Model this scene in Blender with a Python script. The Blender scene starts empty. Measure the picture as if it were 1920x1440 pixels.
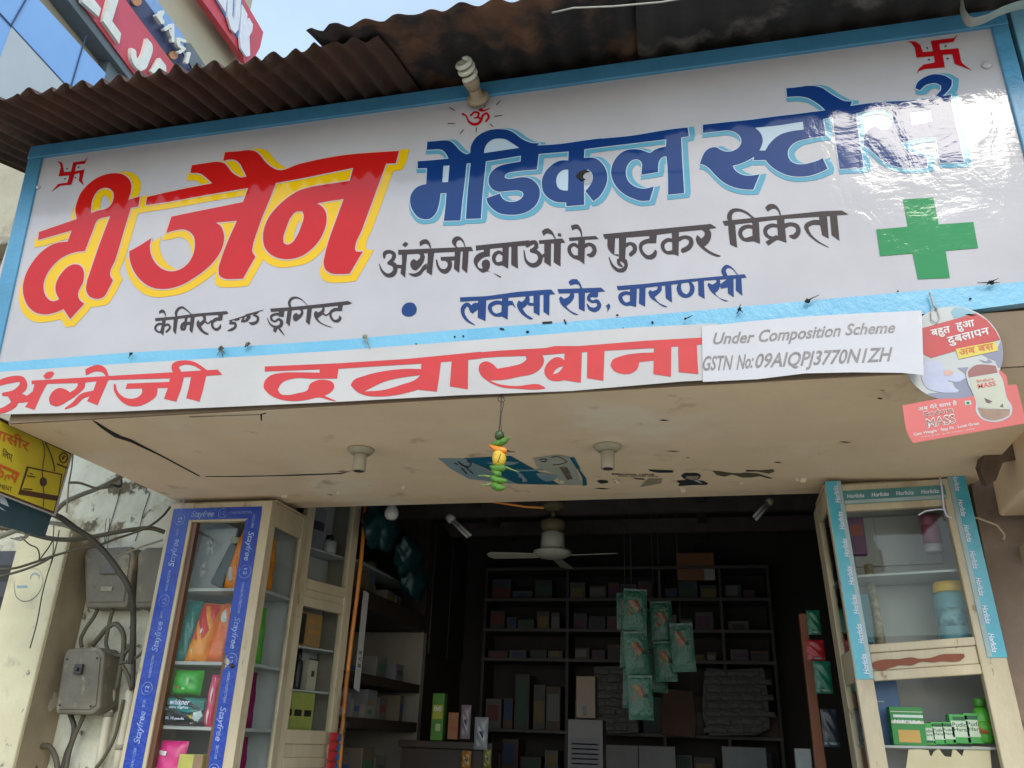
import bpy, bmesh, math, random
from mathutils import Vector, Matrix
from mathutils.geometry import delaunay_2d_cdt
random.seed(7)
R = math.radians
scene = bpy.context.scene
COL = scene.collection

# ---------------------------------------------------------------- camera
F_PX, PITCH, YAW, ROLL = 1556.0, R(23.2), R(13.7), R(2.07)     # focal length in pixels of the 1920 px wide photograph
EYE = Vector((0, 0, 1.55))
_r = Vector((math.cos(YAW), math.sin(YAW), 0))
FWD = Vector((-math.sin(YAW)*math.cos(PITCH), math.cos(YAW)*math.cos(PITCH), math.sin(PITCH)))
_u = _r.cross(FWD)
RIGHT = _r*math.cos(ROLL) + _u*math.sin(ROLL)
UP = _u*math.cos(ROLL) - _r*math.sin(ROLL)
cam_data = bpy.data.cameras.new("camera")
cam_data.sensor_width = 36; cam_data.lens = F_PX*36/1920
cam_data.clip_start = 0.05; cam_data.clip_end = 3000
cam = bpy.data.objects.new("camera", cam_data); COL.objects.link(cam)
m = Matrix((RIGHT, UP, -FWD)).transposed().to_4x4(); m.translation = EYE
cam.matrix_world = m
scene.camera = cam

# ---------------------------------------------------------------- sky, sun, exposure
HAZE_AWAY, HAZE_SUN = 1.15, 2.3
SUN_EL, SUN_AZ = R(40), R(19.5)          # hazy sun behind the viewer, a little to the right
world = bpy.data.worlds.new("World"); scene.world = world; world.use_nodes = True
wn = world.node_tree.nodes; wl = world.node_tree.links
sky = wn.new("ShaderNodeTexSky"); sky.sky_type = 'NISHITA'; sky.sun_disc = False
sky.sun_elevation = SUN_EL; sky.sun_rotation = math.pi - SUN_AZ
sky.air_density = 1.6; sky.dust_density = 1.0; sky.ozone_density = 1.0
# hazy sky: the clear-sky model mixed with a pale, softly clouded haze that is brighter towards the sun
to_sun = Vector((math.sin(SUN_AZ)*math.cos(SUN_EL), -math.cos(SUN_AZ)*math.cos(SUN_EL), math.sin(SUN_EL)))
tcw = wn.new("ShaderNodeTexCoord")
dotn = wn.new("ShaderNodeVectorMath"); dotn.operation = 'DOT_PRODUCT'; dotn.inputs[1].default_value = to_sun; wl.new(tcw.outputs["Generated"], dotn.inputs[0])
glow = wn.new("ShaderNodeMapRange"); glow.interpolation_type = 'SMOOTHSTEP'
for i_, v_ in enumerate((-.1, 1.0, HAZE_AWAY, HAZE_SUN)): glow.inputs[i_+1].default_value = v_
wl.new(dotn.outputs["Value"], glow.inputs[0])
cl = wn.new("ShaderNodeTexNoise"); cl.inputs["Scale"].default_value = 2.6; cl.inputs["Detail"].default_value = 6; wl.new(tcw.outputs["Generated"], cl.inputs["Vector"])
clr = wn.new("ShaderNodeMapRange"); wl.new(cl.outputs[0], clr.inputs[0])
for i_, v_ in enumerate((.35, .65, .85, 1.2)): clr.inputs[i_+1].default_value = v_
hm = wn.new("ShaderNodeMath"); hm.operation = 'MULTIPLY'; wl.new(glow.outputs[0], hm.inputs[0]); wl.new(clr.outputs[0], hm.inputs[1])
hz = wn.new("ShaderNodeVectorMath"); hz.operation = 'SCALE'; hz.inputs[0].default_value = (1.62, 2.02, 2.5); wl.new(hm.outputs[0], hz.inputs["Scale"])
smx = wn.new("ShaderNodeMix"); smx.data_type = 'RGBA'; smx.inputs[0].default_value = .62; wl.new(sky.outputs[0], smx.inputs[6]); wl.new(hz.outputs[0], smx.inputs[7])
wl.new(smx.outputs[2], wn["Background"].inputs[0]); wn["Background"].inputs[1].default_value = 0.15
sd = bpy.data.lights.new("sun", 'SUN'); sd.energy = .5; sd.angle = R(12.5); sd.color = (1, .93, .80)
sun = bpy.data.objects.new("sun", sd); COL.objects.link(sun)
sun.rotation_euler = to_sun.to_track_quat('Z', 'Y').to_euler(); sun.location = (4, -8, 9)
scene.view_settings.view_transform = 'Standard'; scene.view_settings.look = 'None'
scene.view_settings.exposure = 1.27; scene.view_settings.gamma = 1; scene.view_settings.use_curve_mapping = False
scene.render.engine = 'CYCLES'
scene.cycles.use_denoising = True
scene.cycles.max_bounces = 8; scene.cycles.diffuse_bounces = 5; scene.cycles.transparent_max_bounces = 12
scene.cycles.caustics_reflective = False; scene.cycles.caustics_refractive = False
scene.cycles.sample_clamp_indirect = 6

# ---------------------------------------------------------------- measuring: where a sight line meets a plane of the place
def ray(u, v): return RIGHT*((u-960)/F_PX) + UP*((720-v)/F_PX) + FWD
def AY(u, v, y): d = ray(u, v); return EYE + d*(y/d.y)
def AX(u, v, x): d = ray(u, v); return EYE + d*(x/d.x)
def AZ(u, v, z): d = ray(u, v); return EYE + d*((z-EYE.z)/d.z)

# ---------------------------------------------------------------- mesh helpers
class MB:
    def __init__(s): s.v = []; s.f = []
    def add(s, vs, fs):
        n = len(s.v); s.v += [Vector(p) for p in vs]; s.f += [tuple(i+n for i in f) for f in fs]; return s
    def box(s, x0, x1, y0, y1, z0, z1):
        return s.add([(x0,y0,z0),(x1,y0,z0),(x1,y1,z0),(x0,y1,z0),(x0,y0,z1),(x1,y0,z1),(x1,y1,z1),(x0,y1,z1)],
                     [(3,2,1,0),(4,5,6,7),(0,1,5,4),(1,2,6,5),(2,3,7,6),(3,0,4,7)])
    def prism(s, pts, vec):                              # a flat outline given a thickness along vec
        n = len(pts); vec = Vector(vec); a = [Vector(p) for p in pts]
        return s.add(a + [p+vec for p in a], [tuple(range(n)), tuple(range(2*n-1, n-1, -1))] +
                     [(i, i+n, (i+1) % n+n, (i+1) % n) for i in range(n)])
    def poly(s, pts): return s.add(pts, [tuple(range(len(pts)))])
    def tube(s, pts, r, n=8, closed=False):
        pts = [Vector(p) for p in pts]; k = len(pts); rs = r if isinstance(r, (list, tuple)) else [r]*k
        vs = []; nrm = None
        for i, p in enumerate(pts):
            a = pts[i-1] if (i or closed) else p; b = pts[(i+1) % k] if (i < k-1 or closed) else p
            t = (b-a).normalized() if (b-a).length > 1e-9 else Vector((0,0,1))
            if nrm is None: nrm = t.orthogonal().normalized()
            nrm = (nrm - t*nrm.dot(t)); nrm = nrm.normalized() if nrm.length > 1e-6 else t.orthogonal().normalized()
            bi = t.cross(nrm)
            vs += [p + (nrm*math.cos(2*math.pi*j/n) + bi*math.sin(2*math.pi*j/n))*rs[i] for j in range(n)]
        fs = []
        for i in range(k if closed else k-1):
            for j in range(n):
                q = (i+1) % k
                fs.append((i*n+j, i*n+(j+1) % n, q*n+(j+1) % n, q*n+j))
        if not closed: fs += [tuple(range(n-1, -1, -1)), tuple((k-1)*n+j for j in range(n))]
        return s.add(vs, fs)
    def lathe(s, prof, c, axis=(0,0,1), n=20):           # prof: (radius, distance along axis)
        ax = Vector(axis).normalized(); a = ax.orthogonal().normalized(); b = ax.cross(a); c = Vector(c); vs = []
        for (r, h) in prof: vs += [c + ax*h + (a*math.cos(2*math.pi*j/n) + b*math.sin(2*math.pi*j/n))*r for j in range(n)]
        fs = []
        for i in range(len(prof)-1):
            for j in range(n): fs.append((i*n+j, i*n+(j+1) % n, (i+1)*n+(j+1) % n, (i+1)*n+j))
        fs += [tuple(range(n-1, -1, -1)), tuple((len(prof)-1)*n+j for j in range(n))]
        return s.add(vs, fs)
    def obox(s, c, ax, ay, az):                          # box from its centre and three half-axis vectors
        c, ax, ay, az = map(Vector, (c, ax, ay, az))
        return s.add([c+ax*i+ay*j+az*k for k in (-1,1) for j in (-1,1) for i in (-1,1)],
                     [(0,2,3,1),(4,5,7,6),(0,1,5,4),(1,3,7,5),(3,2,6,7),(2,0,4,6)])
    def build(s, name, mat, parent=None, smooth=False, bevel=0, origin=None):
        me = bpy.data.meshes.new(name)
        if parent is not None: o0 = parent['_o']
        elif origin is not None: o0 = origin
        else:
            xs = [p.x for p in s.v]; ys = [p.y for p in s.v]; zs = [p.z for p in s.v]
            o0 = ((min(xs)+max(xs))/2, (min(ys)+max(ys))/2, min(zs))
        o0 = Vector(o0)
        me.from_pydata([p-o0 for p in s.v], [], s.f); me.update()
        bm = bmesh.new(); bm.from_mesh(me); bmesh.ops.recalc_face_normals(bm, faces=bm.faces) if not getattr(s, 'flatmesh', False) else None
        bm.to_mesh(me); bm.free()
        if smooth:
            for p in me.polygons: p.use_smooth = True
        me.materials.append(mat)
        o = bpy.data.objects.new(name, me); COL.objects.link(o)
        o['_o'] = tuple(o0)
        if parent is not None:
            o.parent = parent
        else: o.location = o0
        if bevel:
            b = o.modifiers.new("bevel", 'BEVEL'); b.width = bevel; b.segments = 2; b.limit_method = 'ANGLE'
        return o

def tag(o, label=None, cat=None, group=None, kind=None):
    if label: o['label'] = label
    if cat: o['category'] = cat
    if group: o['group'] = group
    if kind: o['kind'] = kind
    return o
def thing(name, label, cat, loc, group=None):
    o = bpy.data.objects.new(name, None); COL.objects.link(o); o.location = loc; o.empty_display_size = .05
    o['_o'] = tuple(loc)
    return tag(o, label, cat, group)
def copy_tree(o, parent=None):
    c = o.copy(); COL.objects.link(c)
    if parent is not None: c.parent = parent
    for ch in list(o.children): copy_tree(ch, c)
    return c

# ---------------------------------------------------------------- outlines, brush strokes, lettering
def crom(pts, closed=True, n=5, corner=52):
    P = [Vector(p) for p in pts]; k = len(P)
    if k < 3: return P
    tan = []
    for i in range(k):
        if not closed and i in (0, k-1): tan.append(None); continue
        a, b, c = P[i-1], P[i], P[(i+1) % k]
        d1, d2 = b-a, c-b
        ang = math.degrees(d1.angle(d2)) if d1.length > 1e-9 and d2.length > 1e-9 else 0
        if closed and ang > corner: tan.append(None)
        else:
            l1, l2 = max(d1.length, 1e-9), max(d2.length, 1e-9)
            tan.append((d1/l1*l2 + d2/l2*l1)/(l1+l2) if closed or ang < 100 else None)
    out = []
    for i in range(k if closed else k-1):
        a, b = P[i], P[(i+1) % k]; d = b-a; ta, tb = tan[i], tan[(i+1) % k]
        out.append(a)
        if ta is None and tb is None: continue
        L = d.length
        ma = ta*L if ta is not None else d; mb = tb*L if tb is not None else d
        for j in range(1, n):
            t = j/n; t2 = t*t; t3 = t2*t
            out.append(a*(2*t3-3*t2+1) + ma*(t3-2*t2+t) + b*(-2*t3+3*t2) + mb*(t3-t2))
    if not closed: out.append(P[-1])
    return out
def area(p): return sum(p[i-1].x*p[i].y - p[i].x*p[i-1].y for i in range(len(p)))/2
def fill(polys, holes=(), groups=()):                   # union of 2D outlines, minus holes, minus where all outlines of a group meet
    vs, fs = [], []
    for p in list(polys)+list(holes)+[q for g in groups for q in g]:
        q = [Vector((a[0], a[1])) for a in p]
        q = [a for i, a in enumerate(q) if (a-q[i-1]).length > 1e-6]
        if len(q) < 3: q = [Vector((0,0)), Vector((1e-5,0)), Vector((0,1e-5))]
        if area(q) < 0: q.reverse()
        fs.append(list(range(len(vs), len(vs)+len(q)))); vs += q
    V, E_, Fc, _, _, of = delaunay_2d_cdt(vs, [], fs, 1, 1e-6)
    n = len(polys); k = n+len(holes); sets = []
    for g in groups: sets.append(set(range(k, k+len(g)))); k += len(g)
    return V, [f for f, o in zip(Fc, of) if any(i < n for i in o) and not any(n <= i < n+len(holes) for i in o)
               and not any(g <= set(o) for g in sets)]
def stroke(pts):                                        # (x, y, width) points -> overlapping outlines
    P = crom([Vector(p) for p in pts], closed=False, n=4)
    out = []
    for i, p in enumerate(P):
        r = max(p.z, .5)/2
        if i in (0, len(P)-1) or r > 0:
            out.append([Vector((p.x+r*math.cos(a*math.pi/5), p.y+r*math.sin(a*math.pi/5))) for a in range(10)])
    for a, b in zip(P, P[1:]):
        d = Vector((b.x-a.x, b.y-a.y))
        if d.length < 1e-6: continue
        nn = Vector((-d.y, d.x)).normalized()
        out.append([a.xy+nn*a.z/2, b.xy+nn*b.z/2, b.xy-nn*b.z/2, a.xy-nn*a.z/2])
    return out
REG = {}
def parse(txt):                                         # P straight outline, C curved outline, H hole, S brush stroke; @ names the frame the numbers are in
    polys, holes = [], []; reg = (0, 0, 1)
    for line in txt.strip().splitlines():
        w = line.split()
        if not w: continue
        k = w[0]; pts = []
        if k[0] == '@': reg = REG[k[1:]]; continue
        for t in w[1:]:
            if t[0] == '@': reg = REG[t[1:]]; continue
            c = [float(x) for x in t.split(',')]
            q = (reg[0]+c[0]/reg[2], reg[1]+c[1]/reg[2])
            pts.append(q if len(c) == 2 else q+(c[2]/reg[2],))
        if k == 'P': polys.append([Vector(p) for p in pts])
        elif k == 'C': polys.append(crom([Vector(p) for p in pts]))
        elif k == 'H': holes.append(crom([Vector(p) for p in pts]))
        elif k == 'S': polys += stroke(pts)
    return polys, holes
def paint(polys, holes, to3d):                          # flat painted shape on a surface
    V, Fc = fill(polys, holes); b = MB(); b.flatmesh = True
    b.add([to3d(v.x, v.y) for v in V], Fc); return b
def grow(p, d):                                         # ring of short quads and dots that thickens an outline by d
    out = []
    for a, b in zip(p, p[1:]+p[:1]):
        e = b-a
        if e.length < 1e-7: continue
        n = Vector((-e.y, e.x)).normalized()*d
        out.append([a+n, b+n, b-n, a-n])
        out.append([a+Vector((math.cos(j*math.pi/4), math.sin(j*math.pi/4)))*d for j in range(8)])
    return out
def sweep(p, path):                                     # outline dragged along a path of offsets
    out = []
    path = [Vector(q) for q in path]
    for d in path: out.append([a+d for a in p])
    for d0, d1 in zip(path, path[1:]):
        for a, b in zip(p, p[1:]+p[:1]): out.append([a+d0, b+d0, b+d1, a+d1])
    return out
_txt = {}
def text2d(s, bold=0, shear=0):
    key = (s, bold, shear)
    if key in _txt: return _txt[key]
    cu = bpy.data.curves.new("lettering", 'FONT'); cu.body = s; cu.offset = bold; cu.shear = shear; cu.resolution_u = 3
    o = bpy.data.objects.new("lettering", cu); COL.objects.link(o)
    bpy.context.view_layer.update()
    dg = bpy.context.evaluated_depsgraph_get(); ev = o.evaluated_get(dg); me = ev.to_mesh()
    V = [(v.co.x, v.co.y) for v in me.vertices]; Fc = [tuple(p.vertices) for p in me.polygons]
    ev.to_mesh_clear(); bpy.data.objects.remove(o); bpy.data.curves.remove(cu)
    _txt[key] = (V, Fc); return V, Fc
def write(b, s, p0, p1, up, bold=0, shear=0, cap=.69):  # lettering whose baseline runs p0 -> p1, capital height = up
    V, Fc = text2d(s, bold, shear)
    if not V: return b
    x0 = min(v[0] for v in V); x1 = max(v[0] for v in V); p0, p1, up = Vector(p0), Vector(p1), Vector(up)
    b.flatmesh = True
    return b.add([p0 + (p1-p0)*((v[0]-x0)/(x1-x0)) + up*(v[1]/cap) for v in V], Fc)

# ---------------------------------------------------------------- materials
MATS = {}
def mat(name, c1, c2=None, scale=8, rough=.6, bump=0, bscale=40, metallic=0, spec=.5, lo=.35, hi=.65, c3=None, s3=3, t3=.62,
        stretch=(1,1,1), coat=0, w3=.03, detail=6, c4=None, s4=8, t4=.6, w4=.1):
    if name in MATS: return MATS[name]
    M = bpy.data.materials.new(name); M.use_nodes = True; N = M.node_tree.nodes; L = M.node_tree.links
    P = N["Principled BSDF"]; P.inputs["Roughness"].default_value = rough; P.inputs["Metallic"].default_value = metallic
    P.inputs["Specular IOR Level"].default_value = spec
    if coat: P.inputs["Coat Weight"].default_value = coat; P.inputs["Coat Roughness"].default_value = .06
    geo = N.new("ShaderNodeNewGeometry"); mp = N.new("ShaderNodeMapping"); mp.inputs["Scale"].default_value = stretch
    L.new(geo.outputs["Position"], mp.inputs["Vector"])
    def noise(sc, det=detail):
        n = N.new("ShaderNodeTexNoise"); n.inputs["Scale"].default_value = sc; n.inputs["Detail"].default_value = det
        n.inputs["Roughness"].default_value = .62
        L.new(mp.outputs[0], n.inputs["Vector"]); return n.outputs[0]
    def ramp(x, a, b_):
        r = N.new("ShaderNodeMapRange"); r.inputs[1].default_value = a; r.inputs[2].default_value = b_; L.new(x, r.inputs[0]); return r.outputs[0]
    def mix(f, a, b_):
        mx = N.new("ShaderNodeMix"); mx.data_type = 'RGBA'; L.new(f, mx.inputs[0])
        for s_, val in ((6, a), (7, b_)):
            if isinstance(val, tuple): mx.inputs[s_].default_value = (*val, 1)
            else: L.new(val, mx.inputs[s_])
        return mx.outputs[2]
    c2 = c2 or tuple(x*.86 for x in c1)
    col = mix(ramp(noise(scale), lo, hi), c1, c2)
    if c3: col = mix(ramp(noise(s3, 9), t3, t3+w3), col, c3)
    L.new(col, P.inputs["Base Color"])
    if c4: col = mix(ramp(noise(s4, 7), t4, t4+w4), col, c4)
    if c3 or c4: L.new(col, P.inputs['Base Color'])
    if bump:
        bp = N.new("ShaderNodeBump"); bp.inputs["Strength"].default_value = bump; bp.inputs["Distance"].default_value = .01
        L.new(noise(bscale, 5), bp.inputs["Height"]); L.new(bp.outputs[0], P.inputs["Normal"])
    MATS[name] = M; return M

def vinyl(name, col, rough=.07, dirt=.10):               # glossy printed flex sheet, creased towards its right end
    M = mat(name, col, tuple(x*(1-dirt) for x in col), scale=3, rough=rough, spec=.25)
    M.node_tree.nodes['Principled BSDF'].inputs['IOR'].default_value = 1.5
    N = M.node_tree.nodes; L = M.node_tree.links; P = N["Principled BSDF"]
    geo = N.new("ShaderNodeNewGeometry"); sep = N.new("ShaderNodeSeparateXYZ"); L.new(geo.outputs["Position"], sep.inputs[0])
    def noise(sc, stretch, det, dist=0):
        mp = N.new("ShaderNodeMapping"); mp.inputs["Scale"].default_value = stretch; L.new(geo.outputs["Position"], mp.inputs[0])
        n = N.new("ShaderNodeTexNoise"); n.inputs["Scale"].default_value = sc; n.inputs["Detail"].default_value = det; n.inputs["Distortion"].default_value = dist
        L.new(mp.outputs[0], n.inputs["Vector"]); return n.outputs[0]
    def rng(a, b, c, d, x):
        r = N.new("ShaderNodeMapRange"); r.interpolation_type = 'SMOOTHSTEP'
        for i, val in enumerate((a, b, c, d)): r.inputs[i+1].default_value = val
        L.new(x, r.inputs[0]); return r.outputs[0]
    def mul(a, b):
        q = N.new("ShaderNodeMath"); q.operation = 'MULTIPLY'; L.new(a, q.inputs[0])
        if isinstance(b, (int, float)): q.inputs[1].default_value = b
        else: L.new(b, q.inputs[1])
        return q.outputs[0]
    def addn(a, b):
        q = N.new("ShaderNodeMath"); q.operation = 'ADD'; L.new(a, q.inputs[0]); L.new(b, q.inputs[1]); return q.outputs[0]
    mask = rng(.15, .75, 0, 1, sep.outputs[0])
    h = addn(mul(noise(2.2, (1,1,1), 2), .28), mul(mul(noise(7, (1,1,.7), 4, 1.2), mask), .15))
    h = addn(h, mul(mul(noise(42, (.5,1,1.6), 3, .6), mask), .018))
    bp = N.new("ShaderNodeBump"); bp.inputs["Strength"].default_value = 1; bp.inputs["Distance"].default_value = .016
    L.new(h, bp.inputs["Height"]); L.new(bp.outputs[0], P.inputs["Normal"])
    return M
def glass(name, tint=(.96,.98,.97), refl=.9):
    M = bpy.data.materials.new(name); M.use_nodes = True; N = M.node_tree.nodes; L = M.node_tree.links; N.clear()
    out = N.new("ShaderNodeOutputMaterial"); tr = N.new("ShaderNodeBsdfTransparent"); tr.inputs[0].default_value = (*tint, 1)
    gl = N.new("ShaderNodeBsdfGlossy"); gl.inputs["Roughness"].default_value = .03; gl.inputs[0].default_value = (refl,)*3+(1,)
    lw_ = N.new("ShaderNodeLayerWeight"); lw_.inputs[0].default_value = .5; mx = N.new("ShaderNodeMixShader")
    pw = N.new("ShaderNodeMath"); pw.operation = 'POWER'; pw.inputs[1].default_value = 5; L.new(lw_.outputs["Facing"], pw.inputs[0])
    ma = N.new("ShaderNodeMath"); ma.operation = 'MULTIPLY_ADD'; ma.inputs[1].default_value = .7; ma.inputs[2].default_value = .014; L.new(pw.outputs[0], ma.inputs[0])
    L.new(ma.outputs[0], mx.inputs[0]); L.new(tr.outputs[0], mx.inputs[1]); L.new(gl.outputs[0], mx.inputs[2]); L.new(mx.outputs[0], out.inputs[0])
    return M
# ================================================================ SIGNBOARD
SY = 2.30                                                # the sign's plane
REG.update(A=(20,260,4), B=(230,260,4), C=(460,260,4), D=(760,220,6.546), E=(900,220,6.546), F=(1080,200,6.546), G=(1300,150,6.546), H=(1560,120,6),
    a=(700,410,7.385), b=(900,410,7.385), c=(1120,390,7.385), d=(1340,370,7.385), e=(280,550,9.6), f=(460,540,9.6), g=(860,510,6.857), h=(1120,490,6.857),
    i=(0,660,4.571), j=(480,640,4.571), k=(860,620,4), l=(1300,580,4.8), m=(820,80,8), n=(1680,50,8.727), o=(1280,480,3), x=(0,0,1))
def on_sign(off): return lambda u, v: AY(u, v, SY-off)
def flat2(polys, off=0):                                 # pixel outlines -> metres on the sign plane (x, z)
    return [[Vector((q.x, q.z)) for q in (AY(p.x, p.y, SY) for p in P)] for P in polys]
def on_plane(off): return lambda x, z: Vector((x, SY-off, z))

WHITE = vinyl("white_flex", (.46,.43,.435))
V_RED = vinyl("red_sign_ink", (.50,.011,.009)); V_YEL = vinyl("yellow_sign_ink", (.72,.43,.004)); V_BLUE = vinyl("blue_sign_ink", (.008,.036,.15))
V_SKY = vinyl("pale_blue_sign_ink", (.10,.30,.40)); V_ICE = vinyl("ice_white_sign_ink", (.42,.50,.56)); V_CREAM = vinyl("cream_outline_ink", (.54,.42,.36))
V_BRN = vinyl("brown_black_sign_ink", (.045,.028,.024)); V_GRN = vinyl("green_sign_ink", (.02,.22,.07)); V_DRED = vinyl("crimson_sign_ink", (.42,.006,.012))
BLUEPAINT = mat("blue_frame_paint", (.055,.20,.32), (.07,.25,.40), scale=5, rough=.3, bump=.25, bscale=60, c3=(.05,.16,.25), s3=22, t3=.70)
BLUESTRIP = mat("sky_blue_paint", (.12,.36,.52), (.16,.41,.56), scale=6, rough=.35, bump=.3, bscale=50, c3=(.05,.10,.13), s3=40, t3=.74)

sign = thing("signboard", "long white medical store signboard with big red and blue painted letters", "signboard", (-.8, SY, 2.70))
xs0, xs1, zs0, zs1 = -2.625, .995, 2.775, 3.722
b = MB(); b.box(-2.66, 1.03, SY, SY+.02, 2.72, 3.75); b.build("banner_sheet", WHITE, sign)
b = MB(); b.prism([(-2.69,SY-.012,3.725),(1.045,SY-.012,3.722),(1.045,SY-.012,3.79),(-2.69,SY-.012,3.79)], (0,.05,0)); b.build("top_rail", BLUEPAINT, sign, bevel=.004)
b = MB(); b.prism([(-2.685,SY-.010,3.724),(-2.617,SY-.010,3.724),(-2.525,SY-.010,2.74),(-2.60,SY-.010,2.74)], (0,.05,0)); b.build("side_rail", BLUEPAINT, sign, bevel=.004)
b = MB(); b.prism([(.994,SY-.010,3.721),(1.044,SY-.010,3.721),(1.044,SY-.010,2.74),(.994,SY-.010,2.74)], (0,.05,0)); b.build("side_rail", BLUEPAINT, sign, bevel=.004)
lowtop = [(-60,685),(0,680),(240,661),(430,651),(640,637),(860,618),(1070,603),(1280,585),(1600,556),(1920,528),(1990,521)]
lowbot = [(1990,560),(1920,568),(1830,580),(1600,600),(1280,622),(960,645),(640,668),(320,690),(0,707),(-60,712)]
b = MB(); b.prism([AY(u,v,SY-.004) for u,v in lowtop+lowbot], (0,.03,0)); b.build("blue_lower_band", BLUESTRIP, sign)

RED = """
C @A 215,703 500,605 488,545 500,480 530,410 585,345 650,298 720,270 790,262 845,272 885,300 908,345 905,395 885,462 972,435 960,512 905,520 880,600 830,770 790,905 750,1030 770,1065 745,1115 690,1195 640,1203 595,1185 570,1140 575,1080 600,1000 640,880 690,740 750,583 655,612 620,690 560,845 510,850 450,865 380,900 320,955 275,1020 250,1095 255,1155 280,1200 310,1220 345,1218 368,1205 345,1160 340,1110 355,1060 390,1005 430,965 480,945 525,955 550,990 553,1035 545,1080 520,1130 508,1170 520,1210 555,1240 450,1355 400,1280 340,1305 260,1320 190,1305 140,1265 105,1195 95,1120 110,1040 160,940 225,860 300,805 360,782 430,775 462,690 210,762
H @A 605,562 608,500 625,440 655,395 700,372 745,378 772,405 775,450 755,500 735,520 650,545
C @B 185,440 430,385 675,338 640,305 585,265 510,260 522,203 640,185 730,178 765,188 795,220 825,258 855,278 885,293 932,287 905,235 880,190 850,165 800,160 757,170 770,105 870,98 960,90 1000,100 1035,130 1075,180 1110,210 1165,238 @C 400,195 600,150 800,120 1000,105 1155,95 1130,188 1058,190 1000,350 930,540 870,700 828,800 826,835 835,850 882,850 785,1015 720,1018 640,1010 605,985 590,940 600,870 630,760 680,620 740,455 650,468 540,488 580,515 605,555 612,610 595,690 560,760 500,830 430,880 340,905 250,898 190,868 150,820 135,750 145,670 180,590 240,515 320,445 400,395 500,365 650,340 785,320 812,222 600,265 400,305 232,335 @B 1100,470 1050,590 1010,700 980,800 975,850 998,888 905,1052 830,1055 760,1050 730,1030 722,990 740,910 780,800 860,618 780,625 700,632 735,655 760,710 762,770 745,830 705,900 640,970 540,1045 430,1105 310,1130 215,1115 140,1065 85,990 57,910 53,848 130,805 220,748 207,800 212,860 245,930 300,980 370,998 440,980 500,930 535,860 545,790 535,735 505,700 460,683 400,690 330,708 368,588 500,560 700,520 905,478 945,372 600,430 350,475 178,500
H @C 430,548 440,575 420,660 385,740 350,785 315,798 290,785 287,750 310,670 345,590 385,550
"""
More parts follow.
